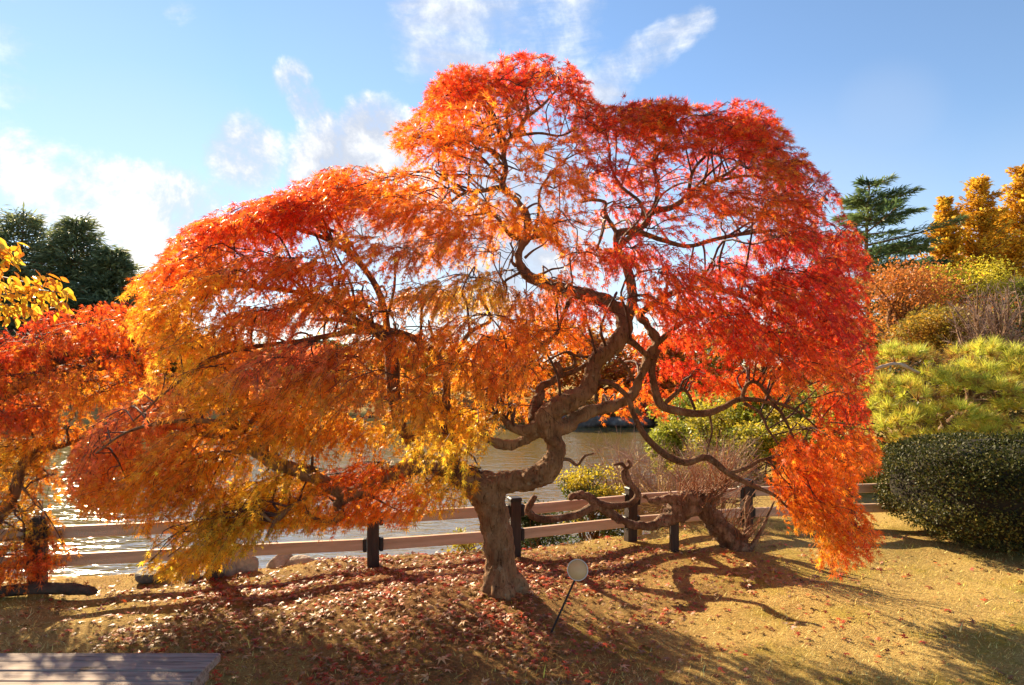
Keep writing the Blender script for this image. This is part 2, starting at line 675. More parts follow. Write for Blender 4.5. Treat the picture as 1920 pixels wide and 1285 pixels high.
def pond_mask(x, y):
    near = y - fence_y(x) - 0.22
    far = 25.5 + 1.2 * np.sin(x * .35) + .6 * np.sin(x * .9 + 1) - y
    right = (2.75 + (y - 9) * .27 + .5 * np.sin(y * .8)) - x
    right = np.where(y < 9, np.minimum(right, 2.6 - x), right)
    left = x + 60
    return smooth(np.minimum(np.minimum(near, far), np.minimum(right, left)) / 0.9)


def ground_z(x, y):
    x, y = np.asarray(x, float), np.asarray(y, float)
    m = pond_mask(x, y)
    r = np.hypot(x - TRUNK_XY[0], y - TRUNK_XY[1])
    near_amp = np.exp(-np.maximum(0, np.hypot(x, y - 4) - 6) / 6)
    land = bumps(x, y) * near_amp + 0.07 * np.exp(-(r / .55) ** 2)
    land = land + .55 * smooth((y - 25) / 8) + 1.6 * smooth((y - 40) / 60)
    return land * (1 - m) - 1.35 * m


def build_ground():
    xs = np.unique(np.round(np.concatenate([np.linspace(-5.5, 6.5, 241), np.geomspace(6.5, 900, 60), -np.geomspace(5.5, 900, 60)]), 4))
    ys = np.unique(np.round(np.concatenate([np.linspace(1.5, 7.8, 127), np.geomspace(7.8, 45, 110), np.geomspace(45, 1500, 22), np.linspace(-60, 1.5, 24)]), 4))
    X, Y = np.meshgrid(xs, ys)
    Z = ground_z(X, Y)
    v = np.stack([X, Y, Z], -1).reshape(-1, 3)
    nx = len(xs)
    i = np.arange(len(ys) - 1)[:, None] * nx + np.arange(nx - 1)[None]
    q = np.stack([i, i + 1, i + nx + 1, i + nx], -1).reshape(-1, 4)
    # where leaf mould covers the soil: under the maple's crown and along the fence
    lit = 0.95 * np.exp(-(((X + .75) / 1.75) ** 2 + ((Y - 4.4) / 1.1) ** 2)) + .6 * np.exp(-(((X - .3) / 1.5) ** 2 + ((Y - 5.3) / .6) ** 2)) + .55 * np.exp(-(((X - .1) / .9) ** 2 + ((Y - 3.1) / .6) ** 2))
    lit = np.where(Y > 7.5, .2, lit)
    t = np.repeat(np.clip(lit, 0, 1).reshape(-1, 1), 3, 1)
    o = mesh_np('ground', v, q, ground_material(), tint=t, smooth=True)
    kind(o, 'structure')
    n = 2
    wv = np.array([(-75, 3.6, -.62), (26, 3.6, -.62), (26, 32, -.62), (-75, 32, -.62)])
    w = mesh_np('pond_water', wv, np.array([[0, 1, 2, 3]]), water_material())
    kind(w, 'structure')


build_ground()


# ------------------------------------------------------------------ leaves
def lace_template(lobes=((-1.25, .45), (-.62, .82), (0, 1.0), (.62, .82), (1.25, .45)), w=.066):
    vs, qs = [], []
    for ang, ln in lobes:
        c, s = math.cos(ang), math.sin(ang)
        for (a, b) in ((.12, w), (1.0, 0.0), (.12, -w)):
            x, y = a * ln, b * (0.7 + .3 * ln)
            vs.append((x * c - y * s, x * s + y * c, -.24 * (a * ln) ** 2 - .05 * abs(s) * a))
        k = len(vs) - 3
        qs.append((k, k + 1, k + 2))
    return np.array(vs), np.array(qs)


LACE = lace_template()
LACE_WIDE = lace_template(((-1.5, .5), (-.75, .85), (0, 1.0), (.75, .85), (1.5, .5)), .15)
OVAL = (np.array([(0, 0, 0), (.5, .27, .03), (1, 0, -.06), (.5, -.27, .03)]), np.array([[0, 1, 2, 3]]))
STRIP = (np.array([(0, 0, 0), (.45, .09, 0), (1, 0, -.08), (.45, -.09, 0)]), np.array([[0, 1, 2, 3]]))


def leaves(template, pos, fwd, up, size, col):
    """Leaf-sized faces at pos, pointing along fwd, with face normal near up. Returns verts, quads, tints."""
    tv, tq = template
    f = unit(fwd)
    s = unit(np.cross(up, f))
    n = np.cross(f, s)
    sz = np.asarray(size).reshape(-1, 1, 1)
    v = pos[:, None] + sz * (tv[None, :, 0:1] * f[:, None] + tv[None, :, 1:2] * s[:, None] + tv[None, :, 2:3] * n[:, None])
    k = len(tv)
    q = (tq[None] + (np.arange(len(pos)) * k)[:, None, None]).reshape(-1, tq.shape[1])
    c = np.repeat(col, k, axis=0)
    return v.reshape(-1, 3), q, c


# leaf pigments of the maples; the pink paints the leaf sheen at the left
RED, DRED, ORED, ORG = (.66, .04, .014), (.44, .018, .012), (.74, .13, .014), (.80, .25, .018)
GOLD, YEL, OLIVE, BROWN, PINK_SHEEN = (.82, .47, .03), (.84, .66, .06), (.62, .52, .05), (.54, .17, .025), (.68, .17, .08)


def palette(anchors):
    ap = np.array([(a[0], a[1]) for a in anchors], float)
    ac = np.array([a[2] for a in anchors], float)

    def f(px, py):
        d2 = (np.asarray(px)[..., None] - ap[:, 0]) ** 2 + (np.asarray(py)[..., None] - ap[:, 1]) ** 2 + 900
        w = d2 ** -1.8
        w /= w.sum(-1, keepdims=True)
        return w @ ac
    return f


ALTS = np.array([RED, ORED, ORG, GOLD, YEL, BROWN, DRED, OLIVE])


def jitter_colour(c, r1=.24):
    n = len(c)
    alt = ALTS[rng.choice(8, n, p=[.18, .17, .18, .17, .08, .10, .08, .04])]
    w = .5 * rng.random((n, 1)) ** 1.6
    c = c * (1 - w) + alt * w
    return np.clip(c * np.exp(r1 * rng.standard_normal((n, 1)) - .05), .004, .9)


CRIM = (.58, .018, .022)


class Limbs:
    """Limbs traced as (px, py, depth, width in px); keeps sample points so that branches can spring from them."""

    def __init__(self):
        self.samples = []

    def trace(self, rows, per=7):
        r = np.array(rows, float)
        pts = np.array([P(a, b, d) for a, b, d, w in r])
        rad = r[:, 3] / 2 / FPX * r[:, 2]
        s = spline(np.column_stack([pts, rad]), per)
        self.samples.append(s)
        return s[:, :3], np.maximum(s[:, 3], .0015)


def weeping_crown(root, sil, centre_depth, depth_reach, palette_f, gaps, window, limbs, n_space, n_leaf_mul, axis_px, seed, size=(.034, .056), low_y=840, low_shift=-.25, windowed_back=None, near=2.9, bare=.45):
    """Fine-leaved weeping crown: tiers of drooping pads inside an outline that has its own depth, each pad carrying
    side twigs, hanging sprays and finely cut leaves."""
    r = np.random.default_rng(seed)
    inside, edge = polygon_tools(sil)
    win_in = polygon_tools(window)[0] if window else None
    sil = np.asarray(sil, float)
    lo, hi = sil.min(0), sil.max(0)
    # pad centres, spread evenly over the outline
    pts = []
    cand = r.random((6000, 2)) * (hi - lo) + lo
    cand = cand[inside(cand[:, 0], cand[:, 1])]
    for c in cand:
        if all((c[0] - p[0]) ** 2 / 1.5 + (c[1] - p[1]) ** 2 > n_space ** 2 for p in pts):
            pts.append(c)
    # a closer row of pads just inside the outline
    nxt = np.roll(sil, -1, axis=0)
    for a, b in zip(sil, nxt):
        ln = np.linalg.norm(b - a)
        tdir = (b - a) / max(ln, 1e-6)
        for k in range(max(1, int(round(ln / 54)))):
            p = a + (b - a) * (k + .5) / max(1, int(round(ln / 54)))
            for sg in (1, -1):
                q = p + sg * np.array([-tdir[1], tdir[0]]) * r.uniform(16, 58)
                if inside(q[0], q[1]):
                    pts.append(q)
    pads = []
    for (x, y) in pts:
        e = float(edge(x, y))
        reach = depth_reach * math.sqrt(max(.05, 1 - (1 - min(e / 260.0, 1)) ** 2))
        dc = centre_depth + (low_shift * min(1, max(0, (y - low_y) / 150)))
        squash = 1.0 - .72 * min(1, max(0, (y - low_y + 90) / 170))
        reach *= squash
        for layer, (a, b, pr) in enumerate(((-1.0, -.62, 1.0), (-.35, .25, .5), (.5, 1.0, .75))):
            if r.random() > pr:
                continue
            if layer == 2 and y > 890:
                continue
            d = max(near, dc + reach * r.uniform(a, b) * (0.82 if layer == 0 else 1.0))
            if win_in is not None and win_in(x, y):
                if layer < 2 or (windowed_back is not None and y > windowed_back) or r.random() > .55:
                    continue
                d = max(d, centre_depth + .6)
            pads.append((x + r.normal(0, 8), y + r.normal(0, 8), d, layer, e))
    tw = Tubes()
    all_s = np.vstack(limbs.samples) if limbs.samples else None
    used = np.zeros(len(all_s))
    spr_root, spr_dir, spr_len, spr_col, spr_out = [], [], [], [], []
    for (x, y, d, layer, e) in pads:
        c = P(x, y, d)
        out = np.array([(x - axis_px) / FPX * d, (d - centre_depth) * .9, 0.0])
        out /= max(.5, np.linalg.norm(out))
        R = r.uniform(.17, .33) * (1.0 if layer else .95)
        high = np.clip((520 - y) / 300, 0, 1)
        # the branch that bears the pad
        if all_s is not None:
            q = all_s[:, :3] - c
            cost = np.linalg.norm(q, axis=1) + 0.9 * np.maximum(0, q[:, 2] - .05) * (1 if y < 500 else .2) + 6 * np.maximum(0, .006 - all_s[:, 3])
            jb = int(np.argmin(cost + .22 * used))
            used[max(0, jb - 2):jb + 3] += 1
            b = all_s[jb]
            L = np.linalg.norm(b[:3] - c)
            if .08 < L < 1.3:
                t = np.linspace(0, 1, 5)[:, None]
                bow = np.array([0, 0, .22 * L])
                wob = r.normal(0, .042 * L, (5, 3)) * np.sin(math.pi * t)
                line = spline(b[:3] * (1 - t) + c * t + bow * 4 * t * (1 - t) * .6 + wob, 3)
                lx_, ly_ = to_px(line)
                if inside(lx_, ly_).all():
                    tw.add(line, np.linspace(min(.011, max(.004, b[3] * .6)), .003, len(line)), 5, cap=False)
        nsub = r.integers(5, 8)
        a0 = r.random() * 6.28
        for i in range(nsub):
            a = a0 + i * 6.283 / nsub + r.normal(0, .25)
            tip = c + np.array([math.cos(a) * R, math.sin(a) * R, (-.42 + .5 * high) * R + r.normal(0, .03)]) + out * R * .35
            t = np.linspace(0, 1, 5)[:, None]
            line = c * (1 - t) + tip * t + np.array([0, 0, .16 * R]) * 4 * t * (1 - t) + r.normal(0, .02, (5, 3)) * t
            tx_, ty_ = to_px(line[-1])
            if not inside(tx_, ty_) or (edge(tx_, ty_) < 26 and r.random() < .8):
                continue
            tw.add(line, np.linspace(.0035, .0014, 5), 3, cap=False)
        ns = int(r.integers(26, 40) * n_leaf_mul * (R / .25) ** 1.6 * (1.35 if (y > 740 and x < 900) else .95))
        a = r.random(ns) * 6.283
        rr = R * np.sqrt(r.random(ns))
        rad = np.column_stack([np.cos(a), np.sin(a), np.zeros(ns)])
        root_p = c + rad * rr[:, None] + out * R * .25
        root_p[:, 2] += -.40 * (1 - .8 * high) * (rr / R) ** 2 * R + r.normal(0, .022, ns)
        droop = .62 - .75 * high + r.normal(0, .16, ns)
        flow = rad * (.6 * rr / R)[:, None] + out * .7 + r.normal(0, .36, (ns, 3))
        flow[:, 2] -= droop
        spr_root.append(root_p)
        spr_dir.append(unit(flow))
        spr_len.append(r.uniform(.09, .24, ns) * (1 - .25 * high))
        padc = palette_f(np.array([x + r.normal(0, 40)]), np.array([y + r.normal(0, 30)]))[0]
        if r.random() < (.14 if x > 1080 else .30):
            padc = padc * .5 + .5 * np.array([ORG, GOLD, ORED, BROWN, GOLD][r.integers(0, 5)])
        spr_col.append(np.repeat(padc[None], ns, 0))
    sr, sd, sl, sc = np.vstack(spr_root), np.vstack(spr_dir), np.concatenate(spr_len), np.vstack(spr_col)
    # keep what lies inside the outline, thin out where the crown is open
    tipp = sr + sd * sl[:, None]
    x0, y0 = to_px(sr)
    x1, y1 = to_px(tipp)
    e1 = edge(x1, y1)
    rag = .5 + .5 * np.sin(x1 / 23.0 + 2.1 * np.sin(y1 / 31.0)) * np.sin(y1 / 19.0 + 1.7 * np.sin(x1 / 37.0 + sr[:, 1] * 3))
    rag = np.clip(rag + .35 * np.sin(x1 / 71.0 + y1 / 53.0), 0, 1)
    keep = inside(x0, y0) & (inside(x1, y1) | (e1 < 4 + 20 * rag * r.random(len(sr))))
    keep &= ~(inside(x1, y1) & (e1 < 42 * (1 - rag)) & (r.random(len(sr)) < .86))
    for (gx, gy, rx, ry, k) in gaps:
        q = ((x1 - gx) / rx) ** 2 + ((y1 - gy) / ry) ** 2
        keep &= (r.random(len(sr)) < np.clip(k + (1 - k) * smooth((q - .5) / .9), 0, 1))
    if win_in is not None:
        front = sr[:, 1] < centre_depth + .35
        keep &= ~(win_in(x1, y1) & front & (r.random(len(sr)) > .03))
        if windowed_back is not None:
            keep &= ~(win_in(x1, y1) & (y1 > windowed_back) & (r.random(len(sr)) > .04))
    # foliage hangs to the sides of the stouter limbs rather than over them
    stout = all_s[all_s[:, 3] > .0085]
    lx, ly = to_px(stout[:, :3])
    over = np.zeros(len(sr), bool)
    for i in range(0, len(stout), 2):
        w_ = 7 + .9 * stout[i, 3] / stout[i, 1] * FPX
        hit = ((x0 - lx[i]) ** 2 + (y0 - ly[i]) ** 2 < w_ ** 2) | ((x1 - lx[i]) ** 2 + (y1 - ly[i]) ** 2 < w_ ** 2)
        over |= hit & (sr[:, 1] < stout[i, 1] + .08)
    keep &= ~(over & (r.random(len(sr)) < bare))
    gz = ground_z(tipp[:, 0], tipp[:, 1])
    keep &= tipp[:, 2] > gz + .06
    sr, sd, sl, sc = sr[keep], sd[keep], sl[keep], sc[keep]
    # hanging twiglets
    for i in r.permutation(len(sr))[: int(len(sr) * .45)]:
        t = np.linspace(0, 1, 4)[:, None]
        tw.add(sr[i] + sd[i] * sl[i] * t + np.array([0, 0, -.25 * sl[i]]) * t ** 2, np.linspace(.0016, .0007, 4), 3, cap=False)
    # leaves along each spray
    per = 9
    t = (np.arange(per) + .6) / per
    n = len(sr)
    T = np.tile(t, n)
    I = np.repeat(np.arange(n), per)
    use = r.random(len(I)) < .93
    T, I = T[use], I[use]
    pos = sr[I] + sd[I] * (sl[I] * T)[:, None]
    pos[:, 2] -= .25 * sl[I] * T ** 2
    side = unit(np.cross(sd[I], np.array([0, 0, 1.0])) + r.normal(0, .2, (len(I), 3)))
    sgn = np.where(r.random(len(I)) < .5, -1.0, 1.0)[:, None]
    fwd = sd[I] * .75 + side * sgn * .6 + r.normal(0, .36, (len(I), 3))
    px_, py_ = to_px(pos)
    fwd[:, 2] -= .35 * np.clip((py_ - 250) / 250, -.3, 1)
    up = np.array([0, 0, 1.0]) + .9 * unit(r.normal(0, 1, (len(I), 3)))
    sz = r.uniform(size[0], size[1], len(I))
    lp = palette_f(px_, py_)
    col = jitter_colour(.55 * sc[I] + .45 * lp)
    v, q, c = leaves(LACE, pos, fwd, up, sz, col)
    o = np.array(root.location)
    crown = mesh_np('crown', v - o, q, M['maple'], root, tint=c)
    kind(crown, 'stuff')
    tg = tw.build('twigs', M['twig'], root, origin=o)
    kind(tg, 'stuff')
    print('crown', root.name, 'pads', len(pads), 'sprays', n, 'leaves', len(I))


# ------------------------------------------------------------------ the great maple
D0 = 4.42
maple_base = P(942, 1122, D0)
maple = thing('maple_tree', 'large weeping laceleaf maple with fiery red and orange crown and twisted trunk on the lawn', 'tree', (float(maple_base[0]), D0, float(ground_z(maple_base[0], D0))))
mo = np.array(maple.location)
LB = Limbs()
thick = Tubes()


def heavy(rows, sides=12, knob=.07):
    p, rd = LB.trace([(a, b, c, w * .84) for a, b, c, w in rows])
    thick.add(p, rd, sides, knob)


heavy([(946, 1155, 4.42, 150), (943, 1122, 4.42, 108), (940, 1080, 4.42, 74), (936, 1030, 4.42, 66), (928, 980, 4.42, 66), (918, 940, 4.42, 74), (905, 908, 4.42, 84), (900, 892, 4.41, 62)], 16)
for fx, fy, fd, w in ((903, 1128, 4.36, 30), (990, 1118, 4.40, 34), (955, 1130, 4.24, 34), (930, 1128, 4.26, 26)):       # root flares
    heavy([(fx, fy, fd, w * .45), (fx * .7 + 940 * .3, fy - 16, fd * .7 + 1.326, w * 1.25), (938, 1055, 4.42, 40)], 10)
# left limb
heavy([(925, 935, 4.42, 66), (885, 905, 4.40, 60), (850, 882, 4.36, 46), (800, 872, 4.30, 42), (745, 884, 4.22, 38), (695, 912, 4.16, 34), (655, 930, 4.12, 30), (640, 938, 4.10, 26)])
heavy([(655, 930, 4.12, 30), (610, 905, 4.06, 32), (565, 885, 4.02, 34), (525, 872, 3.98, 30), (496, 860, 3.95, 24), (470, 846, 3.92, 16), (440, 850, 3.88, 10)])
# right limb: elbow, knee, shoulder
heavy([(905, 925, 4.42, 60), (930, 908, 4.40, 54), (965, 902, 4.37, 48), (1000, 897, 4.33, 50), (1028, 880, 4.31, 52), (1042, 850, 4.30, 44), (1038, 820, 4.30, 40), (1022, 795, 4.30, 50), (1030, 776, 4.30, 52), (1062, 755, 4.32, 48), (1095, 738, 4.35, 42), (1110, 712, 4.37, 38), (1112, 685, 4.39, 36),
       (1135, 660, 4.41, 40), (1160, 638, 4.43, 40), (1172, 610, 4.46, 36), (1160, 580, 4.50, 32), (1120, 560, 4.54, 30), (1075, 548, 4.58, 30), (1040, 536, 4.60, 27), (1002, 524, 4.62, 24), (978, 503, 4.63, 21), (972, 475, 4.64, 19), (985, 445, 4.64, 19), (988, 412, 4.64, 17), (975, 384, 4.64, 15), (952, 360, 4.63, 13)])
heavy([(1032, 800, 4.30, 44), (1062, 800, 4.36, 36), (1085, 780, 4.40, 31), (1125, 768, 4.43, 30), (1160, 757, 4.44, 26), (1188, 735, 4.44, 23), (1202, 700, 4.44, 21), (1218, 665, 4.44, 22), (1230, 640, 4.46, 20), (1215, 612, 4.48, 18), (1196, 590, 4.52, 15), (1186, 555, 4.6, 13)])
heavy([(1015, 792, 4.30, 34), (985, 808, 4.26, 24), (958, 800, 4.24, 20), (942, 782, 4.24, 19), (925, 786, 4.24, 19), (908, 808, 4.25, 17), (896, 826, 4.26, 12)], 10)
heavy([(1010, 806, 4.30, 30), (980, 828, 4.34, 22), (950, 836, 4.36, 24), (920, 826, 4.36, 20), (898, 812, 4.38, 15), (880, 820, 4.38, 10)], 10)
trunk = thick.build('trunk', M['bark'], maple, origin=mo)
rm = trunk.modifiers.new('merge', 'REMESH')
rm.mode = 'VOXEL'
rm.voxel_size = .011
rm.use_smooth_shade = True
sm = trunk.modifiers.new('soften', 'SMOOTH')
sm.iterations = 2
sm.factor = .5
tx = bpy.data.textures.new('burls', 'CLOUDS')
tx.noise_scale = .07
tx.noise_depth = 3
dp = trunk.modifiers.new('burls', 'DISPLACE')
dp.texture = tx
dp.strength = .04
dp.mid_level = .5
dp.texture_coords = 'LOCAL'


def limb(rows, sides=7, knob=.05, root=maple, LBx=LB, mat='limb'):
    p, rd = LBx.trace(rows, 6)
    t = Tubes()
    t.add(p, rd, sides, knob)
    return t.build('limb', M[mat], root, origin=np.array(root.location))


for rows in [
    # left hook under the low limb
    [(645, 935, 4.10, 24), (633, 948, 4.08, 18), (640, 965, 4.06, 15), (628, 975, 4.05, 12), (612, 978, 4.04, 8), (590, 972, 4.02, 6), (572, 960, 4.0, 4)],
    [(560, 944, 4.0, 8), (530, 962, 3.97, 9), (515, 980, 3.95, 8), (498, 1012, 3.93, 5)], [(575, 935, 4.05, 7), (545, 952, 3.98, 8), (515, 978, 3.95, 7), (488, 960, 3.94, 6)],
    [(496, 862, 3.95, 14), (498, 820, 3.95, 12), (488, 778, 3.95, 12), (455, 808, 3.92, 13), (410, 818, 3.88, 10), (370, 815, 3.85, 6)],
    [(800, 880, 4.3, 26), (775, 835, 4.33, 24), (748, 790, 4.36, 22), (738, 730, 4.38, 26), (735, 680, 4.38, 28), (728, 640, 4.38, 24), (690, 615, 4.36, 16), (640, 600, 4.33, 10), (590, 600, 4.30, 6)],
    [(870, 900, 4.41, 26), (846, 850, 4.45, 22), (836, 780, 4.46, 18), (838, 720, 4.46, 15), (828, 680, 4.46, 15), (800, 648, 4.45, 14), (765, 630, 4.44, 14), (735, 622, 4.43, 16), (700, 610, 4.42, 12), (668, 585, 4.4, 8)],
    [(735, 700, 4.38, 16), (715, 560, 4.42, 13), (660, 480, 4.42, 10), (590, 440, 4.4, 7), (520, 420, 4.38, 4)],
    [(690, 615, 4.36, 12), (600, 560, 4.25, 10), (500, 540, 4.15, 8), (420, 540, 4.05, 5), (350, 570, 3.95, 3)],
    [(838, 690, 4.46, 12), (880, 625, 4.5, 9), (920, 600, 4.55, 7), (900, 560, 4.6, 5)],
    [(690, 615, 4.36, 11), (560, 640, 4.1, 9), (430, 660, 3.85, 8), (330, 720, 3.65, 5), (250, 790, 3.55, 3)],
    [(525, 872, 3.98, 14), (430, 800, 3.8, 11), (330, 790, 3.65, 8), (240, 810, 3.55, 5), (180, 850, 3.5, 3)],
    # upper leader
    [(952, 362, 4.63, 13), (942, 345, 4.62, 13), (948, 318, 4.62, 11), (944, 290, 4.62, 10), (955, 262, 4.62, 9), (978, 235, 4.62, 8), (990, 205, 4.62, 6), (985, 175, 4.62, 4), (1000, 140, 4.62, 2.5)],
    [(955, 366, 4.63, 12), (935, 352, 4.6, 10), (905, 358, 4.55, 8), (872, 362, 4.5, 7), (840, 382, 4.45, 5)],
    [(978, 450, 4.63, 12), (955, 440, 4.58, 8), (940, 418, 4.55, 7), (918, 400, 4.5, 5), (880, 405, 4.45, 4), (850, 400, 4.4, 3)],
    [(982, 448, 4.64, 11), (1005, 445, 4.6, 8), (1025, 435, 4.57, 6), (1050, 405, 4.5, 4)],
    [(968, 500, 4.63, 8), (960, 490, 4.62, 5), (962, 470, 4.6, 4), (956, 455, 4.58, 3)],
    [(978, 510, 4.63, 7), (962, 518, 4.6, 5), (947, 528, 4.57, 5), (950, 540, 4.55, 4), (945, 565, 4.52, 3)],
    [(1000, 522, 4.62, 9), (1020, 512, 4.6, 5), (1035, 505, 4.57, 4), (1060, 500, 4.54, 3), (1080, 480, 4.5, 2)],
    [(984, 484, 4.63, 6), (1000, 470, 4.6, 4), (1022, 456, 4.57, 3), (1040, 430, 4.55, 2)],
    [(945, 300, 4.62, 8), (905, 270, 4.55, 6), (865, 255, 4.5, 4), (820, 250, 4.45, 2.5)],
    [(952, 270, 4.62, 7), (920, 215, 4.58, 5), (895, 170, 4.55, 3), (900, 130, 4.55, 1.6)],
    [(985, 222, 4.62, 7), (1020, 195, 4.6, 5), (1050, 160, 4.58, 3), (1065, 130, 4.58, 1.8)],
    [(960, 256, 4.62, 7), (1010, 250, 4.6, 5), (1050, 255, 4.58, 4), (1085, 240, 4.55, 2.5)],
    [(1000, 445, 4.6, 7), (1010, 400, 4.6, 6), (1012, 360, 4.6, 5), (1030, 330, 4.6, 4), (1060, 300, 4.58, 3), (1100, 280, 4.55, 2)],
    # right crown limbs
    [(1172, 612, 4.46, 24), (1185, 560, 4.5, 20), (1178, 510, 4.52, 18), (1160, 470, 4.52, 16), (1158, 440, 4.52, 15), (1185, 432, 4.5, 14), (1210, 420, 4.48, 13), (1222, 398, 4.46, 12), (1262, 388, 4.44, 11), (1300, 360, 4.42, 9), (1335, 342, 4.4, 8), (1375, 318, 4.38, 5), (1400, 290, 4.36, 3)],
    [(1160, 462, 4.52, 12), (1195, 438, 4.56, 11), (1240, 450, 4.6, 9), (1290, 462, 4.62, 8), (1345, 448, 4.62, 8), (1400, 438, 4.6, 7), (1470, 432, 4.58, 5), (1530, 445, 4.55, 3)],
    [(1210, 420, 4.48, 9), (1200, 380, 4.46, 7), (1165, 350, 4.44, 6), (1145, 310, 4.42, 4), (1140, 260, 4.4, 2.5)],
    [(1225, 396, 4.46, 8), (1235, 350, 4.44, 6), (1228, 310, 4.42, 5), (1245, 260, 4.4, 3), (1250, 215, 4.4, 1.6)],
    [(1290, 365, 4.42, 8), (1300, 320, 4.42, 6), (1330, 285, 4.4, 5), (1360, 250, 4.4, 3), (1400, 215, 4.4, 1.6)],
    [(1158, 440, 4.52, 9), (1135, 400, 4.5, 7), (1135, 380, 4.48, 6), (1110, 375, 4.46, 6), (1090, 380, 4.44, 4)],
    [(1135, 402, 4.5, 7), (1128, 440, 4.5, 6), (1118, 470, 4.5, 4)],
    [(1345, 340, 4.4, 6), (1400, 330, 4.36, 5), (1460, 340, 4.3, 4), (1510, 370, 4.25, 2)],
    [(1196, 590, 4.5, 14), (1260, 550, 4.4, 12), (1330, 540, 4.3, 10), (1400, 560, 4.2, 8), (1470, 600, 4.15, 5), (1530, 660, 4.12, 3)],
    [(1230, 645, 4.46, 12), (1290, 600, 4.35, 9), (1380, 590, 4.25, 7), (1460, 640, 4.2, 4)],
    # right-hand arms that sweep down
    [(1230, 655, 4.45, 17), (1222, 690, 4.44, 14), (1228, 730, 4.42, 15), (1240, 760, 4.4, 17), (1275, 772, 4.38, 15), (1320, 776, 4.35, 14), (1355, 765, 4.33, 12), (1385, 750, 4.3, 10), (1430, 752, 4.28, 8), (1460, 768, 4.25, 7), (1478, 800, 4.23, 5), (1500, 850, 4.2, 3)],
    [(1390, 752, 4.3, 8), (1398, 725, 4.3, 8), (1412, 716, 4.28, 7), (1428, 725, 4.27, 7), (1450, 752, 4.25, 7), (1490, 768, 4.22, 5), (1530, 800, 4.2, 3)],
    [(1245, 758, 4.4, 8), (1262, 742, 4.39, 8), (1280, 730, 4.38, 7), (1292, 742, 4.37, 6), (1303, 768, 4.36, 6)],
    [(1395, 756, 4.3, 7), (1425, 775, 4.28, 6), (1440, 805, 4.26, 5), (1458, 832, 4.24, 4), (1490, 890, 4.22, 3)],
    [(1110, 728, 4.37, 12), (1128, 716, 4.34, 10), (1150, 722, 4.32, 10), (1176, 744, 4.3, 10), (1186, 772, 4.3, 10), (1208, 815, 4.28, 12), (1246, 852, 4.26, 13), (1286, 868, 4.24, 13), (1325, 858, 4.22, 13), (1366, 888, 4.2, 11), (1410, 910, 4.18, 9), (1450, 928, 4.16, 6), (1480, 955, 4.14, 3)],
    [(1366, 888, 4.2, 8), (1400, 878, 4.2, 7), (1428, 862, 4.2, 6), (1455, 868, 4.2, 4), (1500, 890, 4.2, 2)],
    [(1330, 775, 4.35, 5), (1335, 810, 4.34, 4), (1328, 835, 4.33, 4), (1325, 856, 4.33, 2.5)],
    [(1172, 635, 4.43, 16), (1190, 645, 4.4, 12), (1208, 662, 4.4, 11), (1224, 672, 4.42, 10)],
    [(1160, 672, 4.42, 7), (1176, 690, 4.42, 6), (1190, 715, 4.43, 5)],
    # inner left loops
    [(1004, 790, 4.31, 30), (1003, 766, 4.36, 24), (1012, 742, 4.4, 20), (1014, 726, 4.42, 16), (1034, 716, 4.44, 14), (1050, 702, 4.46, 12), (1048, 688, 4.48, 11), (1040, 680, 4.5, 8)],
    [(1050, 704, 4.46, 10), (1072, 698, 4.46, 9), (1092, 688, 4.46, 9), (1106, 678, 4.44, 9)],
    [(1056, 694, 4.47, 7), (1076, 686, 4.47, 6), (1076, 668, 4.47, 5), (1064, 660, 4.47, 5), (1042, 668, 4.48, 4), (1020, 680, 4.5, 3)],
    [(1064, 662, 4.47, 5), (1084, 668, 4.45, 5), (1112, 670, 4.43, 5)],
    [(1004, 650, 4.5, 10), (1030, 638, 4.5, 10), (1046, 622, 4.5, 8), (1050, 605, 4.5, 7), (1070, 560, 4.56, 9)],
    [(1038, 862, 4.30, 8), (1066, 862, 4.28, 7), (1082, 872, 4.26, 6), (1096, 856, 4.25, 5), (1114, 850, 4.25, 3)],
    [(892, 826, 4.3, 12), (870, 850, 4.28, 8), (850, 830, 4.25, 6), (830, 840, 4.2, 4)],
]:
    limb(rows)

SIL = [(118, 900), (125, 870), (152, 812), (205, 772), (262, 728), (288, 690), (252, 622), (238, 572), (246, 528), (300, 500), (318, 450), (345, 424), (400, 402), (436, 380), (500, 374), (538, 352), (560, 330), (600, 326), (660, 314), (735, 316), (786, 312), (776, 284), (744, 256), (752, 228), (800, 205), (812, 165), (850, 132), (895, 128), (940, 112), (1000, 98), (1062, 108), (1096, 150), (1112, 188), (1132, 202), (1175, 194), (1240, 188), (1300, 206), (1345, 192), (1405, 186), (1452, 204), (1462, 240), (1492, 272), (1522, 312), (1562, 345), (1586, 400), (1612, 440), (1620, 500), (1622, 560), (1642, 640), (1630, 700), (1622, 760), (1645, 820), (1640, 852), (1592, 900), (1606, 945), (1650, 1002), (1622, 1042), (1575, 1068), (1540, 1050), (1524, 1010), (1530, 985), (1478, 968), (1462, 930), (1430, 905), (1420, 860), (1440, 800), (1400, 740), (1290, 735),
       (1230, 800), (1040, 800), (1000, 850), (940, 868), (905, 905), (870, 930), (835, 952), (790, 950), (760, 978), (720, 960), (690, 965), (640, 975), (530, 978), (472, 1014), (428, 1042), (335, 1068), (262, 1062), (296, 1000), (232, 968), (160, 945)]
WINDOW = [(935, 905), (915, 850), (925, 780), (985, 735), (1000, 690), (1070, 640), (1130, 610), (1165, 585), (1235, 580), (1262, 640), (1250, 705), (1300, 712), (1385, 690), (1440, 700), (1490, 770), (1470, 840), (1440, 930), (1300, 1010), (960, 1010)]
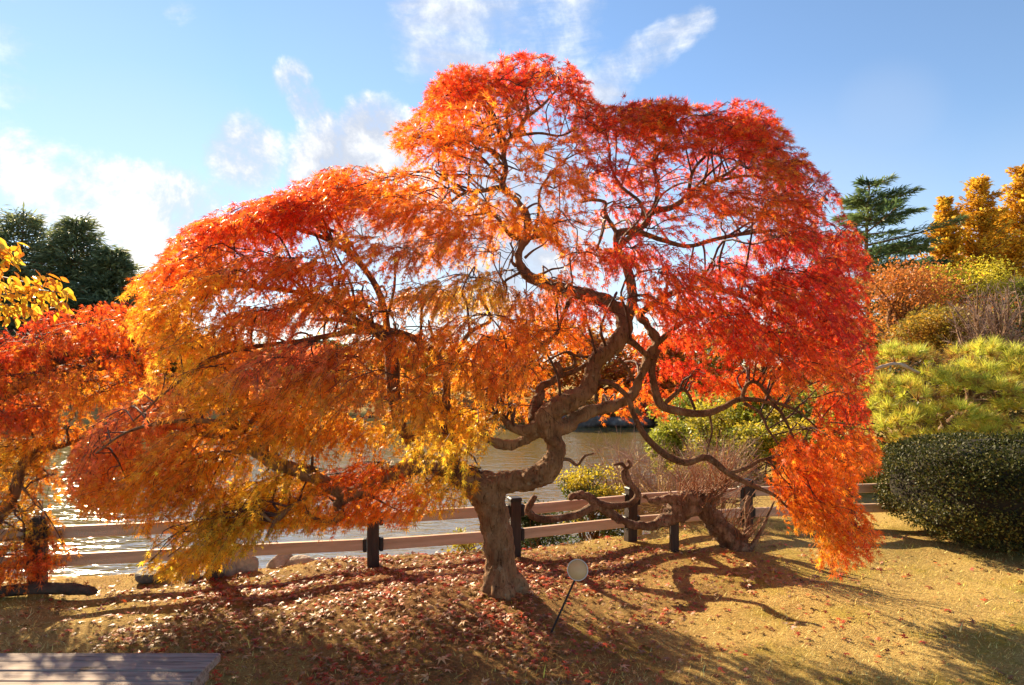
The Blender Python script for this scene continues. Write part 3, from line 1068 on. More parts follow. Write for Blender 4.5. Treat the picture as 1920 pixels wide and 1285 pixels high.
GAPS = [(985, 505, 62, 68, .0), (988, 345, 34, 44, .1), (1108, 445, 62, 34, .15), (880, 520, 70, 45, .35), (725, 608, 75, 24, .2), (868, 612, 55, 34, .25), (905, 470, 60, 40, .5),
        (1340, 312, 85, 28, .3), (1330, 430, 120, 34, .2), (1190, 400, 60, 40, .4), (1250, 340, 60, 40, .55), (1180, 545, 40, 40, .4), (690, 700, 50, 30, .7), (575, 868, 60, 20, .5),
        (980, 170, 70, 50, .55), (880, 215, 50, 40, .6), (1050, 210, 60, 60, .5), (930, 620, 40, 40, .5), (1000, 640, 60, 50, .45), (735, 935, 80, 26, .4), (810, 900, 40, 18, .35), (620, 945, 60, 24, .4)]
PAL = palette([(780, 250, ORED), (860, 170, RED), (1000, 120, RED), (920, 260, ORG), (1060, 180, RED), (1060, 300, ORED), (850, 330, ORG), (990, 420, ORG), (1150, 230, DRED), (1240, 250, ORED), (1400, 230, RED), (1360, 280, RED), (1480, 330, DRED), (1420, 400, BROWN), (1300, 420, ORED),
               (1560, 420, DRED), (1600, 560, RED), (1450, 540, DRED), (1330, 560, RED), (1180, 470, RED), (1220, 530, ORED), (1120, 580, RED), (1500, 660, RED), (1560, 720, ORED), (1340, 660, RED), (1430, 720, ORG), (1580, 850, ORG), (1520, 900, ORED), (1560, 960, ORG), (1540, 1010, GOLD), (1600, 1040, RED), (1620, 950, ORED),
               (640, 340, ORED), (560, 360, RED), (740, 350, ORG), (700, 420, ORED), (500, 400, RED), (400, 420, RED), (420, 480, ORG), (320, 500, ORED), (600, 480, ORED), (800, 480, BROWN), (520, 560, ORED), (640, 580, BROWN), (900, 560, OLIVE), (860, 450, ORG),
               (280, 560, ORG), (360, 580, GOLD), (430, 620, ORG), (330, 660, GOLD), (480, 690, PINK_SHEEN), (560, 660, PINK_SHEEN), (400, 740, GOLD), (300, 760, PINK_SHEEN), (220, 800, PINK_SHEEN), (150, 860, PINK_SHEEN), (420, 830, ORG), (250, 860, ORG), (340, 900, BROWN), (200, 920, ORG),
               (650, 760, BROWN), (760, 690, BROWN), (780, 780, GOLD), (850, 800, GOLD), (900, 840, YEL), (850, 870, YEL), (930, 700, BROWN), (700, 860, RED), (620, 830, BROWN), (940, 640, ORED), (1000, 600, ORG), (1090, 700, ORG), (560, 920, OLIVE), (470, 940, OLIVE), (420, 1010, OLIVE), (330, 980, GOLD), (500, 1010, OLIVE), (330, 1050, GOLD), (640, 890, ORED), (700, 940, ORG), (740, 900, ORED), (760, 830, YEL), (820, 830, YEL), (880, 870, YEL), (700, 800, GOLD), (880, 760, GOLD), (560, 960, GOLD), (300, 1040, YEL), (450, 900, GOLD), (600, 780, GOLD), (500, 780, ORG), (380, 940, OLIVE), (520, 860, OLIVE), (360, 600, YEL), (330, 680, YEL), (420, 760, GOLD), (300, 790, PINK_SHEEN), (500, 860, GOLD), (240, 890, GOLD), (1180, 330, CRIM), (1300, 270, CRIM), (1420, 330, CRIM), (1520, 480, CRIM), (1250, 480, CRIM), (1400, 500, CRIM), (1580, 640, CRIM), (1480, 600, CRIM), (1160, 520, CRIM), (960, 140, CRIM), (830, 210, RED), (1040, 230, RED), (1380, 640, RED), (1290, 620, CRIM), (1600, 760, RED), (520, 360, CRIM), (380, 430, RED), (640, 320, RED)])
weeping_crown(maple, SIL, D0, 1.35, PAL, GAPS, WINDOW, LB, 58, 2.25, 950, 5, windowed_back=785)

# ------------------------------------------------------------------ second maple at the left edge
maple2 = thing('maple_tree', 'smaller weeping maple with dark crooked stems and a red topped crown at the left edge', 'tree', (float(P(-60, 1088, 5.0)[0]), 4.6, 0.0))
LB2 = Limbs()
for rows in [
    [(-70, 1110, 4.6, 60), (-55, 1060, 4.62, 46), (-30, 1000, 4.65, 34), (12, 950, 4.7, 24), (30, 915, 4.72, 20), (38, 880, 4.74, 18), (55, 858, 4.76, 17), (85, 842, 4.8, 14), (120, 835, 4.85, 10), (160, 820, 4.9, 5)],
    [(-55, 1060, 4.62, 40), (-90, 950, 4.7, 34), (-80, 850, 4.8, 30), (-30, 770, 4.9, 26), (40, 720, 5.0, 22), (110, 700, 5.0, 16), (145, 692, 5.0, 14), (165, 690, 5.0, 12), (200, 672, 5.0, 9), (250, 655, 5.0, 5)],
    [(40, 720, 5.0, 16), (150, 660, 5.05, 18), (230, 672, 5.05, 16), (262, 684, 5.02, 14), (296, 700, 5.0, 10)],
    [(262, 684, 5.02, 7), (268, 706, 5.0, 6), (276, 724, 5.0, 3)],
    [(196, 678, 5.05, 7), (192, 692, 5.0, 7), (176, 694, 5.0, 6), (170, 706, 5.0, 6), (160, 716, 5.0, 5), (130, 720, 5.0, 3)],
    [(192, 690, 5.0, 6), (208, 696, 5.0, 5), (216, 712, 5.0, 3)], [(170, 708, 5.0, 5), (190, 714, 5.0, 4), (216, 720, 5.0, 2)],
    [(40, 912, 4.72, 6), (52, 926, 4.72, 5), (68, 944, 4.72, 3)],
    [(36, 882, 4.74, 8), (0, 882, 4.74, 6), (-40, 880, 4.74, 5)],
    [(-30, 770, 4.9, 14), (0, 690, 5.0, 10), (60, 630, 5.05, 7), (130, 600, 5.1, 4)],
]:
    limb(rows, root=maple2, LBx=LB2)
SIL2 = [(-130, 720), (-90, 640), (0, 602), (50, 578), (110, 566), (170, 560), (235, 560), (300, 590), (320, 660), (300, 730), (230, 775), (180, 800), (140, 832), (120, 850), (108, 880), (120, 905), (98, 925), (112, 955), (142, 1010), (130, 1045), (96, 1070), (40, 1090), (0, 1085), (-80, 1080), (-120, 1000), (-150, 850)]
PAL2 = palette([(60, 600, RED), (160, 580, RED), (240, 590, ORED), (20, 660, DRED), (120, 650, BROWN), (220, 650, ORED), (60, 720, BROWN), (180, 740, GOLD), (220, 720, ORG), (20, 780, DRED), (110, 800, ORG), (40, 860, OLIVE), (100, 920, ORG), (20, 940, GOLD), (60, 990, OLIVE), (60, 1040, RED), (110, 1000, BROWN), (0, 1060, ORG), (-150, 800, ORED)])
GAPS2 = [(85, 668, 45, 16, .3), (190, 705, 60, 30, .45), (20, 985, 40, 24, .3), (30, 905, 50, 40, .4), (120, 870, 30, 40, .1), (15, 1050, 60, 25, .4), (70, 935, 80, 40, .3), (115, 1000, 50, 60, .3), (0, 1000, 60, 40, .4), (60, 1060, 80, 40, .35), (150, 770, 60, 40, .5)]
weeping_crown(maple2, SIL2, 5.05, .75, PAL2, GAPS2, None, LB2, 56, 1.8, 60, 8, low_y=860, low_shift=-.35, near=3.9)


# ------------------------------------------------------------------ tree builders for the background
def crowd(n, centre, radii, r):
    d = unit(r.normal(0, 1, (n, 3)))
    rad = r.random(n) ** .45
    return np.asarray(centre) + d * rad[:, None] * np.asarray(radii), d


def broadleaf(name, label, base, height, width, cols, seed, clumps=26, per=190, leaf=.16, group=None, trunk_h=.3, flat=1.0, top_col=None, cat='tree', stems=1, low=.22):
    """Trunk with limbs and a crown made of many small leaf faces gathered into uneven clumps."""
    r = np.random.default_rng(seed)
    b = np.array(base, float)
    root = thing(name, label, cat, tuple(b), group)
    tb = Tubes()
    top = np.array([0, 0, height])
    for s in range(stems):
        off = r.normal(0, .05 * width, 3) * (stems > 1)
        off[2] = 0
        ln = spline(np.array([off - [0, 0, .1], off * 1.5 + [r.normal(0, .04 * width), r.normal(0, .03 * width), height * .35], off * 3 + [r.normal(0, .06 * width), 0, height * .62], off * 4 + [0, 0, height * .85]]), 4)
        tb.add(ln, np.linspace(.035, .008, len(ln)) * height * (.6 if stems > 1 else 1), 7, .05)
    vs, qs, cs, nv = [], [], [], 0
    cols = np.array(cols, float)
    for k in range(clumps):
        h = low + (1 - low) * r.random() ** .8
        ring = width * .5 * math.sqrt(max(.05, 1 - ((h - .5) / .56) ** 2)) * flat
        a = r.random() * 6.283
        rr = ring * math.sqrt(r.random()) * .85
        c = np.array([math.cos(a) * rr, math.sin(a) * rr, h * height * .93])
        R = width * r.uniform(.11, .2)
        tb.add(spline(np.array([[0, 0, height * max(.12, h - .32)], c * np.array([.5, .5, 1]) + [0, 0, -.1 * height], c]), 3), np.linspace(.010, .003, 7) * height, 4, cap=False)
        p, d = crowd(per, c, (R, R, R * .62), r)
        f = unit(d * np.array([1, 1, .4]) + r.normal(0, .6, (per, 3)))
        up = unit(np.array([0, 0, 1.0]) + r.normal(0, .7, (per, 3)))
        base_c = cols[r.integers(0, len(cols))]
        if top_col is not None:
            base_c = np.where(r.random() < (h - .35) * 1.5, np.array(top_col), base_c)
        col = np.clip(base_c[None] * (1 + .22 * r.standard_normal((per, 1))) * r.uniform(.85, 1.15), .003, .9)
        v, q, cc = leaves(OVAL, p, f, up, r.uniform(.6, 1.3, per) * leaf, col)
        vs.append(v)
        qs.append(q + nv)
        cs.append(cc)
        nv += len(v)
    tb.build('trunk', M['limb'], root)
    kind(mesh_np('crown', np.vstack(vs), np.vstack(qs), M['leaf'], root, tint=np.vstack(cs)), 'stuff')
    return root


def conifer(name, label, base, height, radius, cols, seed, tiers=22, per_branch=70, droop=.15, up_tip=.0, start=.12, power=.8, leaf=.3, group=None, arms=7, wind=0.0, flatness=.25, template=STRIP, mat='needle', gap=.0, zj=.0):
    """Straight trunk with whorls of boughs that carry flat sprays of needles."""
    r = np.random.default_rng(seed)
    root = thing(name, label, 'tree', tuple(base), group)
    tb = Tubes()
    zs = np.linspace(0, height, 12)
    tb.add(np.column_stack([.01 * height * np.sin(zs * .7), zs * 0, zs - .1]), np.linspace(.022, .003, 12) * height, 7, .04)
    P_, F_, U_, C_, Z_ = [], [], [], [], []
    cols = np.array(cols, float)
    for t in range(tiers):
        h = start + (1 - start) * (t + r.random() * .6) / tiers
        ln = radius * ((1 - h) / (1 - start)) ** power * r.uniform(.75, 1.12) + .04 * radius
        for a_ in range(arms):
            if r.random() < gap:
                continue
            a = (a_ + r.random() * .7) / arms * 6.283
            L = ln * r.uniform(.5, 1.2) * (1 + wind * math.cos(a))
            h0 = h
            h = min(.985, max(start * .6, h0 + r.normal(0, 1) * zj))
            dirv = np.array([math.cos(a), math.sin(a), 0])
            s = np.linspace(0, 1, 6)
            bp = dirv[None] * (s * L)[:, None]
            bp[:, 2] += h * height - droop * L * s + up_tip * L * s ** 2 + r.normal(0, .02 * L)
            tb.add(bp, np.linspace(.006, .0015, 6) * height * (.4 + L / radius * .6), 4, cap=False)
            n = max(6, int(per_branch * (L / radius + .15)))
            u = r.random(n) ** .7
            pos = dirv[None] * (u * L)[:, None]
            pos[:, 2] += h * height - droop * L * u + up_tip * L * u ** 2
            w = L * .30 * (1.05 - u) + .05 * radius
            side = np.array([-dirv[1], dirv[0], 0])
            lat = r.normal(0, .5, n)
            pos += side[None] * (lat * w)[:, None]
            pos[:, 2] += r.normal(0, flatness * w) - .1 * np.abs(lat) * w
            f = dirv[None] * .8 + side[None] * lat[:, None] * .9 + r.normal(0, .3, (n, 3))
            f[:, 2] += up_tip * .6 - droop * .4
            P_.append(pos)
            F_.append(f)
            U_.append(np.array([0, 0, 1.0]) + r.normal(0, .45, (n, 3)))
            c = cols[r.integers(0, len(cols))]
            C_.append(np.clip(c[None] * (1 + .2 * r.standard_normal((n, 1))), .003, .9))
            Z_.append(r.uniform(.6, 1.3, n) * leaf)
            h = h0
    v, q, c = leaves(template, np.vstack(P_), np.vstack(F_), np.vstack(U_), np.concatenate(Z_), np.vstack(C_))
    tb.build('trunk', M['limb'], root)
    kind(mesh_np('crown', v, q, M[mat], root, tint=c), 'stuff')
    return root


def base_at(px, d, sink=0.0):
    x = (px - 960) / FPX * d
    return (x, d, float(ground_z(x, d)) - sink)


def h_for(py_top, d, base):
    return EYE - (py_top - HORIZON) / FPX * d - base[2]


CEDAR = [(.13, .175, .09), (.17, .21, .10), (.23, .26, .12)]
G_CED = 'dark cedars beyond the left end of the pond'
for px, top, d, wd, seed, lab in ((-60, 440, 38, 7.0, 21, 'dark cedar cut by the left edge of the frame beyond the pond'),
                                  (42, 396, 38, 6.8, 22, 'tall dark cedar with a broad blunt top beyond the pond'),
                                  (142, 408, 37, 5.4, 23, 'dark cedar with a pointed top standing above its neighbours'),
                                  (212, 468, 36, 4.4, 24, 'lowest dark cedar with spreading side boughs next to the red maple crown')):
    b = base_at(px, d)
    conifer('cedar_tree', lab, b, h_for(top, d, b), wd, CEDAR, seed, tiers=24, per_branch=170, droop=.05, up_tip=.10, start=.05, power=.75, leaf=.5, group=G_CED, arms=9, flatness=.4, zj=.02)
b = base_at(1628, 30)
conifer('cedar_tree', 'green cedar with wind swept tiered boughs right of the maple', b, h_for(338, 30, b), 4.0, [(.08, .13, .05), (.11, .17, .06), (.15, .20, .07)], 31, tiers=20, per_branch=330, droop=-.14, up_tip=.05, start=.10, power=.52, leaf=.34, arms=6, wind=.30, flatness=.10, gap=.12, zj=.022)
b = base_at(1700, 34)
conifer('cedar_tree', 'low cedar with flat open boughs between the green cedar and the golden trees', b, h_for(452, 34, b), 3.4, [(.06, .11, .05), (.09, .14, .055)], 33, tiers=7, per_branch=320, droop=-.02, up_tip=.04, start=.2, power=.4, leaf=.45, arms=6, flatness=.12, gap=.1)
REDW = [(.68, .42, .04), (.74, .52, .06), (.56, .30, .03)]
for px, top, d, wd, seed, lab in ((1772, 372, 44, 2.0, 41, 'slim golden dawn redwood at the left of its row'),
                                  (1836, 338, 44, 3.0, 42, 'full golden dawn redwood in the middle of its row'),
                                  (1872, 392, 47, 2.6, 44, 'shorter golden dawn redwood filling the gap behind its row'),
                                  (1915, 316, 44, 3.0, 43, 'tallest golden dawn redwood cut by the right edge')):
    b = base_at(px, d)
    conifer('dawn_redwood', lab, b, h_for(top, d, b), wd, REDW, seed, tiers=40, per_branch=95, droop=-.55, up_tip=.10, start=.12, power=.66, leaf=.27, zj=.03, group='golden dawn redwoods on the right', arms=8, flatness=.5, template=OVAL, mat='leaf')

# broadleaf trees of the right background
broad = [
    ('maple_tree', 'rust orange maple behind the pine, next to the red maple crown', 1690, 22, 496, 6.4, [(.36, .15, .025), (.46, .22, .03), (.28, .18, .03), (.40, .28, .03), (.20, .13, .025)], 51, (.48, .17, .035)),
    ('broadleaf_tree', 'dark green tree with a bright yellow green top below the golden redwoods', 1800, 26, 486, 5.2, [(.12, .14, .02), (.30, .28, .03), (.18, .18, .025)], 52, (.60, .50, .04)),
    ('broadleaf_tree', 'dense green tree filling the right edge above the pine', 1935, 24, 512, 3.0, [(.05, .09, .02), (.16, .19, .03)], 53, (.28, .28, .04)),
    ('maple_tree', 'brown and amber maple half hidden low behind the pine', 1755, 19, 575, 3.4, [(.36, .17, .03), (.44, .26, .03), (.26, .20, .03)], 54, None),
]
for nm, lab, px, d, top, wd, cols, seed, tc_ in broad:
    b = base_at(px, d)
    broadleaf(nm, lab, b, h_for(top, d, b), wd, cols, seed, clumps=72, per=230, leaf=.10, top_col=tc_)

# leafless cherry, pinkish grey twigs
def bare_tree(name, label, base, height, width, seed, cat='tree', n=60, mat='old_bark', rad=.006, group=None):
    r = np.random.default_rng(seed)
    root = thing(name, label, cat, tuple(base), group)
    tb, tw = Tubes(), Tubes()
    tb.add(spline(np.array([[0, 0, -.1], [.05 * width, 0, height * .3], [-.03 * width, 0, height * .5]]), 4), np.linspace(.035, .02, 9) * height, 7, .05)
    for i in range(n):
        a = r.random() * 6.283
        up = r.uniform(.35, 1.0)
        rr = width * .5 * math.sqrt(1 - (up - .35) ** 2 * 1.6) * r.uniform(.5, 1)
        tip = np.array([math.cos(a) * rr, math.sin(a) * rr, height * up])
        st = np.array([0, 0, height * r.uniform(.25, .5)])
        ln = spline(np.vstack([st, st * .5 + tip * .5 + r.normal(0, .06 * width, 3), tip]), 5)
        tb.add(ln, np.linspace(.012, .003, len(ln)) * height, 5, cap=False)
        for k in range(26):
            j = r.integers(4, len(ln))
            e = ln[j] + unit(r.normal(0, 1, 3) + (tip - st) / np.linalg.norm(tip - st)) * width * r.uniform(.06, .16)
            tw.add(np.vstack([ln[j], (ln[j] + e) / 2 + r.normal(0, .01 * width, 3), e]), [rad * .6, rad * .4, rad * .25], 3, cap=False)
    tb.build('trunk', M[mat], root)
    kind(tw.build('twigs', M['bare_twig'], root), 'stuff')
    return root


M['straw'] = surface_material('straw_stem', [(.34, .24, .10), (.56, .42, .20)], 6, .8, .1, 30)
M['bare_twig'] = surface_material('bare_twig', [(.30, .19, .15), (.46, .31, .25)], 6, .8, .1, 30)
b = base_at(1855, 17)
bare_tree('bare_cherry_tree', 'leafless tree with a pinkish haze of bare twigs on the right', b, h_for(525, 17, b), 2.6, 61, n=90, rad=.008)

# far bank: trees one after another along the water, seen under and through the maple
G_FAR = 'autumn trees on the far bank'
FARS = [
    (30, 27, 640, 5.0, [(.05, .07, .02), (.09, .10, .02)], 'dark green bushy tree across the pond behind the left maple'),
    (190, 30, 600, 5.5, [(.10, .12, .02), (.30, .20, .03)], 'olive and yellow tree across the pond behind the left maple'),
    (330, 31, 640, 5.5, [(.06, .08, .02), (.14, .13, .02)], 'dark olive tree across the pond behind the left of the big crown'),
    (470, 30, 655, 5.0, [(.34, .17, .03), (.16, .14, .02)], 'brown and green tree across the pond seen under the left of the big crown'),
    (590, 32, 640, 5.0, [(.08, .10, .02), (.20, .17, .03)], 'mossy green tree across the pond below the inner left limbs'),
    (700, 29, 648, 4.6, [(.50, .17, .02), (.58, .28, .03)], 'orange tree across the pond seen between the inner left limbs'),
    (800, 29, 655, 4.8, [(.60, .30, .02), (.64, .40, .03)], 'golden tree across the pond seen left of the twisted trunk'),
    (905, 28, 640, 4.6, [(.56, .22, .02), (.60, .32, .03)], 'amber tree across the pond seen above the looping inner limbs'),
    (1010, 29, 600, 5.0, [(.54, .13, .02), (.50, .20, .02)], 'deep orange maple across the pond behind the twisted limbs'),
    (1120, 28, 605, 5.0, [(.50, .15, .02), (.58, .26, .03)], 'bright orange maple across the pond right of the twisted limbs'),
    (1215, 27, 640, 4.4, [(.46, .10, .02), (.52, .20, .025)], 'red orange maple across the pond under the right arms'),
    (1320, 27, 620, 4.8, [(.20, .18, .025), (.36, .24, .03)], 'yellow green tree across the pond under the right arms'),
    (1440, 27, 610, 5.2, [(.16, .15, .025), (.40, .18, .03)], 'green and rust tree across the pond behind the right cascade'),
    (1560, 26, 600, 5.0, [(.30, .12, .02), (.20, .13, .02)], 'rusty tree across the pond behind the right cascade'),
]
for i, (px, d, top, wd, cols, lab) in enumerate(FARS):
    b = base_at(px, d)
    broadleaf('far_tree', lab, b, h_for(top, d, b), wd, cols, 70 + i, clumps=34, per=130, leaf=.22, group=G_FAR, low=.12)
for i, (px, d, top, wd, cols, lab) in enumerate([
        (1225, 24.6, 762, 2.3, [(.46, .035, .02), (.36, .05, .02)], 'low crimson shrub hanging over the far water edge'),
        (1130, 25.6, 760, 2.2, [(.42, .15, .02), (.30, .12, .02)], 'low orange shrub on the far water edge behind the pale stones'),
        (1010, 25.4, 765, 2.4, [(.30, .15, .02), (.14, .10, .02)], 'low brown shrub on the far water edge behind the trunk knee')]):
    b = base_at(px, d)
    b = (b[0], b[1], -.35)
    broadleaf('far_shrub', lab, b, h_for(top, d, b), wd, cols, 100 + i, clumps=14, per=120, leaf=.14, cat='shrub', low=.1, stems=4, group='low shrubs on the far water edge')


# ------------------------------------------------------------------ pine and shrubs on the right bank
def pine(name, label, base, pads, seed, cols, needle=.155, group=None):
    r = np.random.default_rng(seed)
    root = thing(name, label, 'tree', tuple(base), group)
    o = np.array(base)
    tb = Tubes()
    zt = max(p[2] for p in pads) - o[2]
    tl = spline(np.array([[0, 0, -.1], [-.25, .1, zt * .3], [.2, .1, zt * .62], [.0, 0, zt * .9]]), 6)
    tb.add(tl, np.linspace(.11, .03, len(tl)), 9, .06)
    Pn, Fn, Cn = [], [], []
    for (x, y, z, R, H) in pads:
        c = np.array([x, y, z]) - o
        j = np.argmin(np.linalg.norm(tl - (c - [0, 0, .35]), axis=1))
        t = np.linspace(0, 1, 8)[:, None]
        ln = tl[j] * (1 - t) + (c - [0, 0, H * .5]) * t + r.normal(0, .05, (8, 3)) * np.sin(t * math.pi)
        tb.add(ln, np.linspace(.045, .012, 8), 6, .06, cap=False)
        R *= .86
        nt = int(120 * (R / .6) ** 2)
        a = r.random(nt) * 6.283
        q = np.sqrt(r.random(nt))
        pos = np.column_stack([np.cos(a) * q * R, np.sin(a) * q * R, H * (np.sqrt(np.maximum(0, 1 - q ** 2)) * r.uniform(.5, 1, nt) - .35)]) + c
        ax = unit(np.column_stack([np.cos(a) * q * .9, np.sin(a) * q * .9, np.full(nt, .75)]) + r.normal(0, .25, (nt, 3)))
        base_c = np.array(cols)[r.integers(0, len(cols), nt)]
        dead_shade = (pos[:, 2] - c[2] < -.1 * H) & (r.random(nt) < .55)
        base_c[dead_shade] = (.26, .13, .04)  # dead brown tufts low in each pad, put in to darken the gaps
        k = 30
        I = np.repeat(np.arange(nt), k)
        f = ax[I] * .8 + unit(r.normal(0, 1, (len(I), 3))) * .8
        Pn.append(pos[I])
        Fn.append(f)
        Cn.append(np.clip(base_c[I] * (1 + .2 * r.standard_normal((len(I), 1))), .004, .9))
    p, f, c = np.vstack(Pn), np.vstack(Fn), np.vstack(Cn)
    n = len(p)
    tri = np.array([(0, .03, 0), (1, 0, -.05), (0, -.03, 0)])
    v, q, cc = leaves((tri, np.array([[0, 1, 2]])), p, f, r.normal(0, 1, (n, 3)), r.uniform(.7, 1.25, n) * needle, c)
    tb.build('trunk', M['old_bark'], root)
    kind(mesh_np('crown', v, q, M['needle'], root, tint=cc), 'stuff')
    return root


def pads_at(rows):
    out = []
    for px, py, d, wpx, hpx in rows:
        p = P(px, py, d)
        out.append((p[0], p[1], p[2], wpx / 2 / FPX * d, hpx / FPX * d))
    return out


LIME = [(.52, .52, .06), (.58, .58, .09), (.38, .42, .055), (.60, .50, .07), (.42, .26, .05)]
b = base_at(1800, 9.2)
pine('pine_tree', 'bright lime green cloud pruned pine behind the clipped hedge', b, pads_at([
    (1690, 672, 9.3, 130, 36), (1850, 668, 9.6, 150, 40), (1920, 690, 9.2, 150, 45), (1760, 716, 9.0, 150, 40), (1690, 740, 8.8, 120, 36), (1840, 735, 8.8, 160, 45), (1930, 770, 8.6, 150, 50),
    (1700, 790, 8.6, 130, 40), (1790, 782, 8.5, 150, 45), (1660, 812, 8.5, 100, 36), (1740, 835, 8.4, 140, 40), (1860, 815, 8.3, 160, 45), (1650, 720, 9.0, 60, 26), (1960, 720, 9.0, 160, 50), (1665, 765, 8.8, 90, 34), (1820, 700, 9.2, 120, 36), (1890, 850, 8.3, 160, 40), (2010, 800, 8.8, 180, 50)]), 91, LIME)
gb = thing('dead_branch', 'pale bare broken branch sticking out of the lime green pine', 'branch', tuple(P(1700, 700, 9.0)))
t = Tubes()
ln = spline(np.array([P(1640, 700, 8.7), P(1612, 702, 8.6)]) if False else np.array([P(1722, 700, 9.0), P(1690, 685, 8.85), P(1672, 683, 8.75), P(1640, 692, 8.65), P(1612, 702, 8.6)]), 5)
t.add(ln, np.linspace(.03, .014, len(ln)), 8, .16)
t.build('wood', surface_material('dead_wood', [(.34, .22, .15), (.52, .38, .28)], 9, .8, .6, 30), gb, origin=np.array(gb.location))

YG = [(.40, .34, .03), (.34, .34, .035), (.48, .36, .03), (.22, .24, .03)]
for px, d, top, wd, seed, lab in ((1330, 9.4, 775, 1.15, 92, 'lime and yellow shrub at the water edge seen under the right arms'), (1420, 9.0, 800, 1.1, 93, 'yellow leaved shrub behind the fence left of the right cascade'),
                                  (1520, 8.8, 770, 1.1, 94, 'yellow green shrub hidden behind the orange right cascade'), (1600, 8.4, 830, .9, 95, 'low green shrub behind the fence left of the clipped hedge')):
    b = base_at(px, d)
    b = (b[0], b[1], max(b[2], -.5))
    broadleaf('bank_shrub', lab, b, h_for(top, d, b), wd, YG, seed, clumps=34, per=150, leaf=.055, cat='shrub', low=.05, stems=4, group='yellow green shrubs on the right bank')

for i, (px, d, top, wd, cols, lab) in enumerate([
        (1268, 11.5, 785, 1.1, [(.40, .38, .04), (.28, .30, .035)], 'small lime shrub at the tip of the right shore over the water'),
        (1290, 15.0, 745, 1.9, [(.34, .36, .04), (.20, .24, .03)], 'green and lime shrub farthest along the right shore'),
        (1370, 13.0, 735, 1.9, [(.44, .38, .03), (.30, .30, .035)], 'broad yellow shrub in the middle of the right shore'),
        (1450, 12.0, 730, 1.8, [(.24, .26, .03), (.40, .30, .03)], 'olive shrub on the right shore behind the yellow leaved one'),
        (1560, 11.5, 720, 1.9, [(.30, .30, .035), (.16, .18, .03)], 'dull green shrub on the right shore behind the right cascade')]):
    b = base_at(px, d)
    b = (b[0], b[1], max(b[2], -.5))
    broadleaf('shore_shrub', lab, b, h_for(top, d, b), wd, cols, 110 + i, clumps=40, per=190, leaf=.07, cat='shrub', low=.05, stems=4, group='shrubs along the right shore')

for i, (px, d, top, wd, lab) in enumerate([(1700, 10.6, 668, 1.7, 'added dark shrub that darkens the pine gaps next to the red cascade'), (1830, 10.8, 664, 1.8, 'added dark shrub that darkens the gaps in the middle of the pine'), (1950, 10.6, 660, 1.8, 'added dark shrub that darkens the pine gaps at the right edge')]):  # shrubs added behind the pine so that its gaps turn dark
    b = base_at(px, d)
    broadleaf('gap_shade_shrub', lab, b, h_for(top, d, b), wd, [(.05, .06, .015), (.09, .08, .02), (.12, .07, .02)], 115 + i, clumps=34, per=150, leaf=.07, cat='shrub', low=.05, stems=4, group='added dark shrubs darkening the gaps of the pine')

# clipped azalea behind the fence, yellow on top
b = (P(1110, 960, 6.9)[0], 6.9, -.45)
azalea = broadleaf('azalea_shrub', 'clipped shrub with yellow top leaves and dark green sides behind the fence', b, h_for(876, 6.9, b), .95, [(.05, .075, .015), (.10, .12, .02)], 96, clumps=40, per=200, leaf=.035, cat='shrub', low=.1, stems=5, top_col=(.50, .40, .03))
b = (P(1010, 980, 6.5)[0], 6.5, -.4)
broadleaf('azalea_shrub', 'low dark green shrub in shade behind the fence right of the trunk', b, .62, .9, [(.03, .05, .012), (.06, .08, .018)], 97, clumps=26, per=170, leaf=.04, cat='shrub', low=.1, stems=5)
b = (P(880, 1030, 5.75)[0], 5.75, -.15)
broadleaf('bank_weed', 'small yellow green weeds at the fence foot left of the trunk', b, .28, .5, [(.42, .36, .03), (.28, .28, .03)], 98, clumps=16, per=90, leaf=.03, cat='plant', low=.05, stems=5)
b = (P(1160, 930, 6.7)[0] , 6.75, -.3)
bare_tree('twiggy_shrub', 'bare twiggy shrub with arching straw coloured stems behind the fence', (P(1250, 900, 7.0)[0], 7.0, -.35), 1.0, 1.6, 99, cat='shrub', n=80, rad=.0045, mat='straw')
bare_tree('twiggy_shrub', 'bare twiggy shrub over the water right of the yellow topped azalea', (P(1190, 880, 7.8)[0], 7.8, -.55), 1.25, 1.7, 103, cat='shrub', n=70, rad=.004, mat='straw')
bare_tree('twiggy_shrub', 'bare straw coloured shrub behind the leaning tree below the lowest right arm', (P(1345, 900, 7.2)[0], 7.2, -.2), 1.0, 1.4, 104, cat='shrub', n=70, rad=.004, mat='straw')


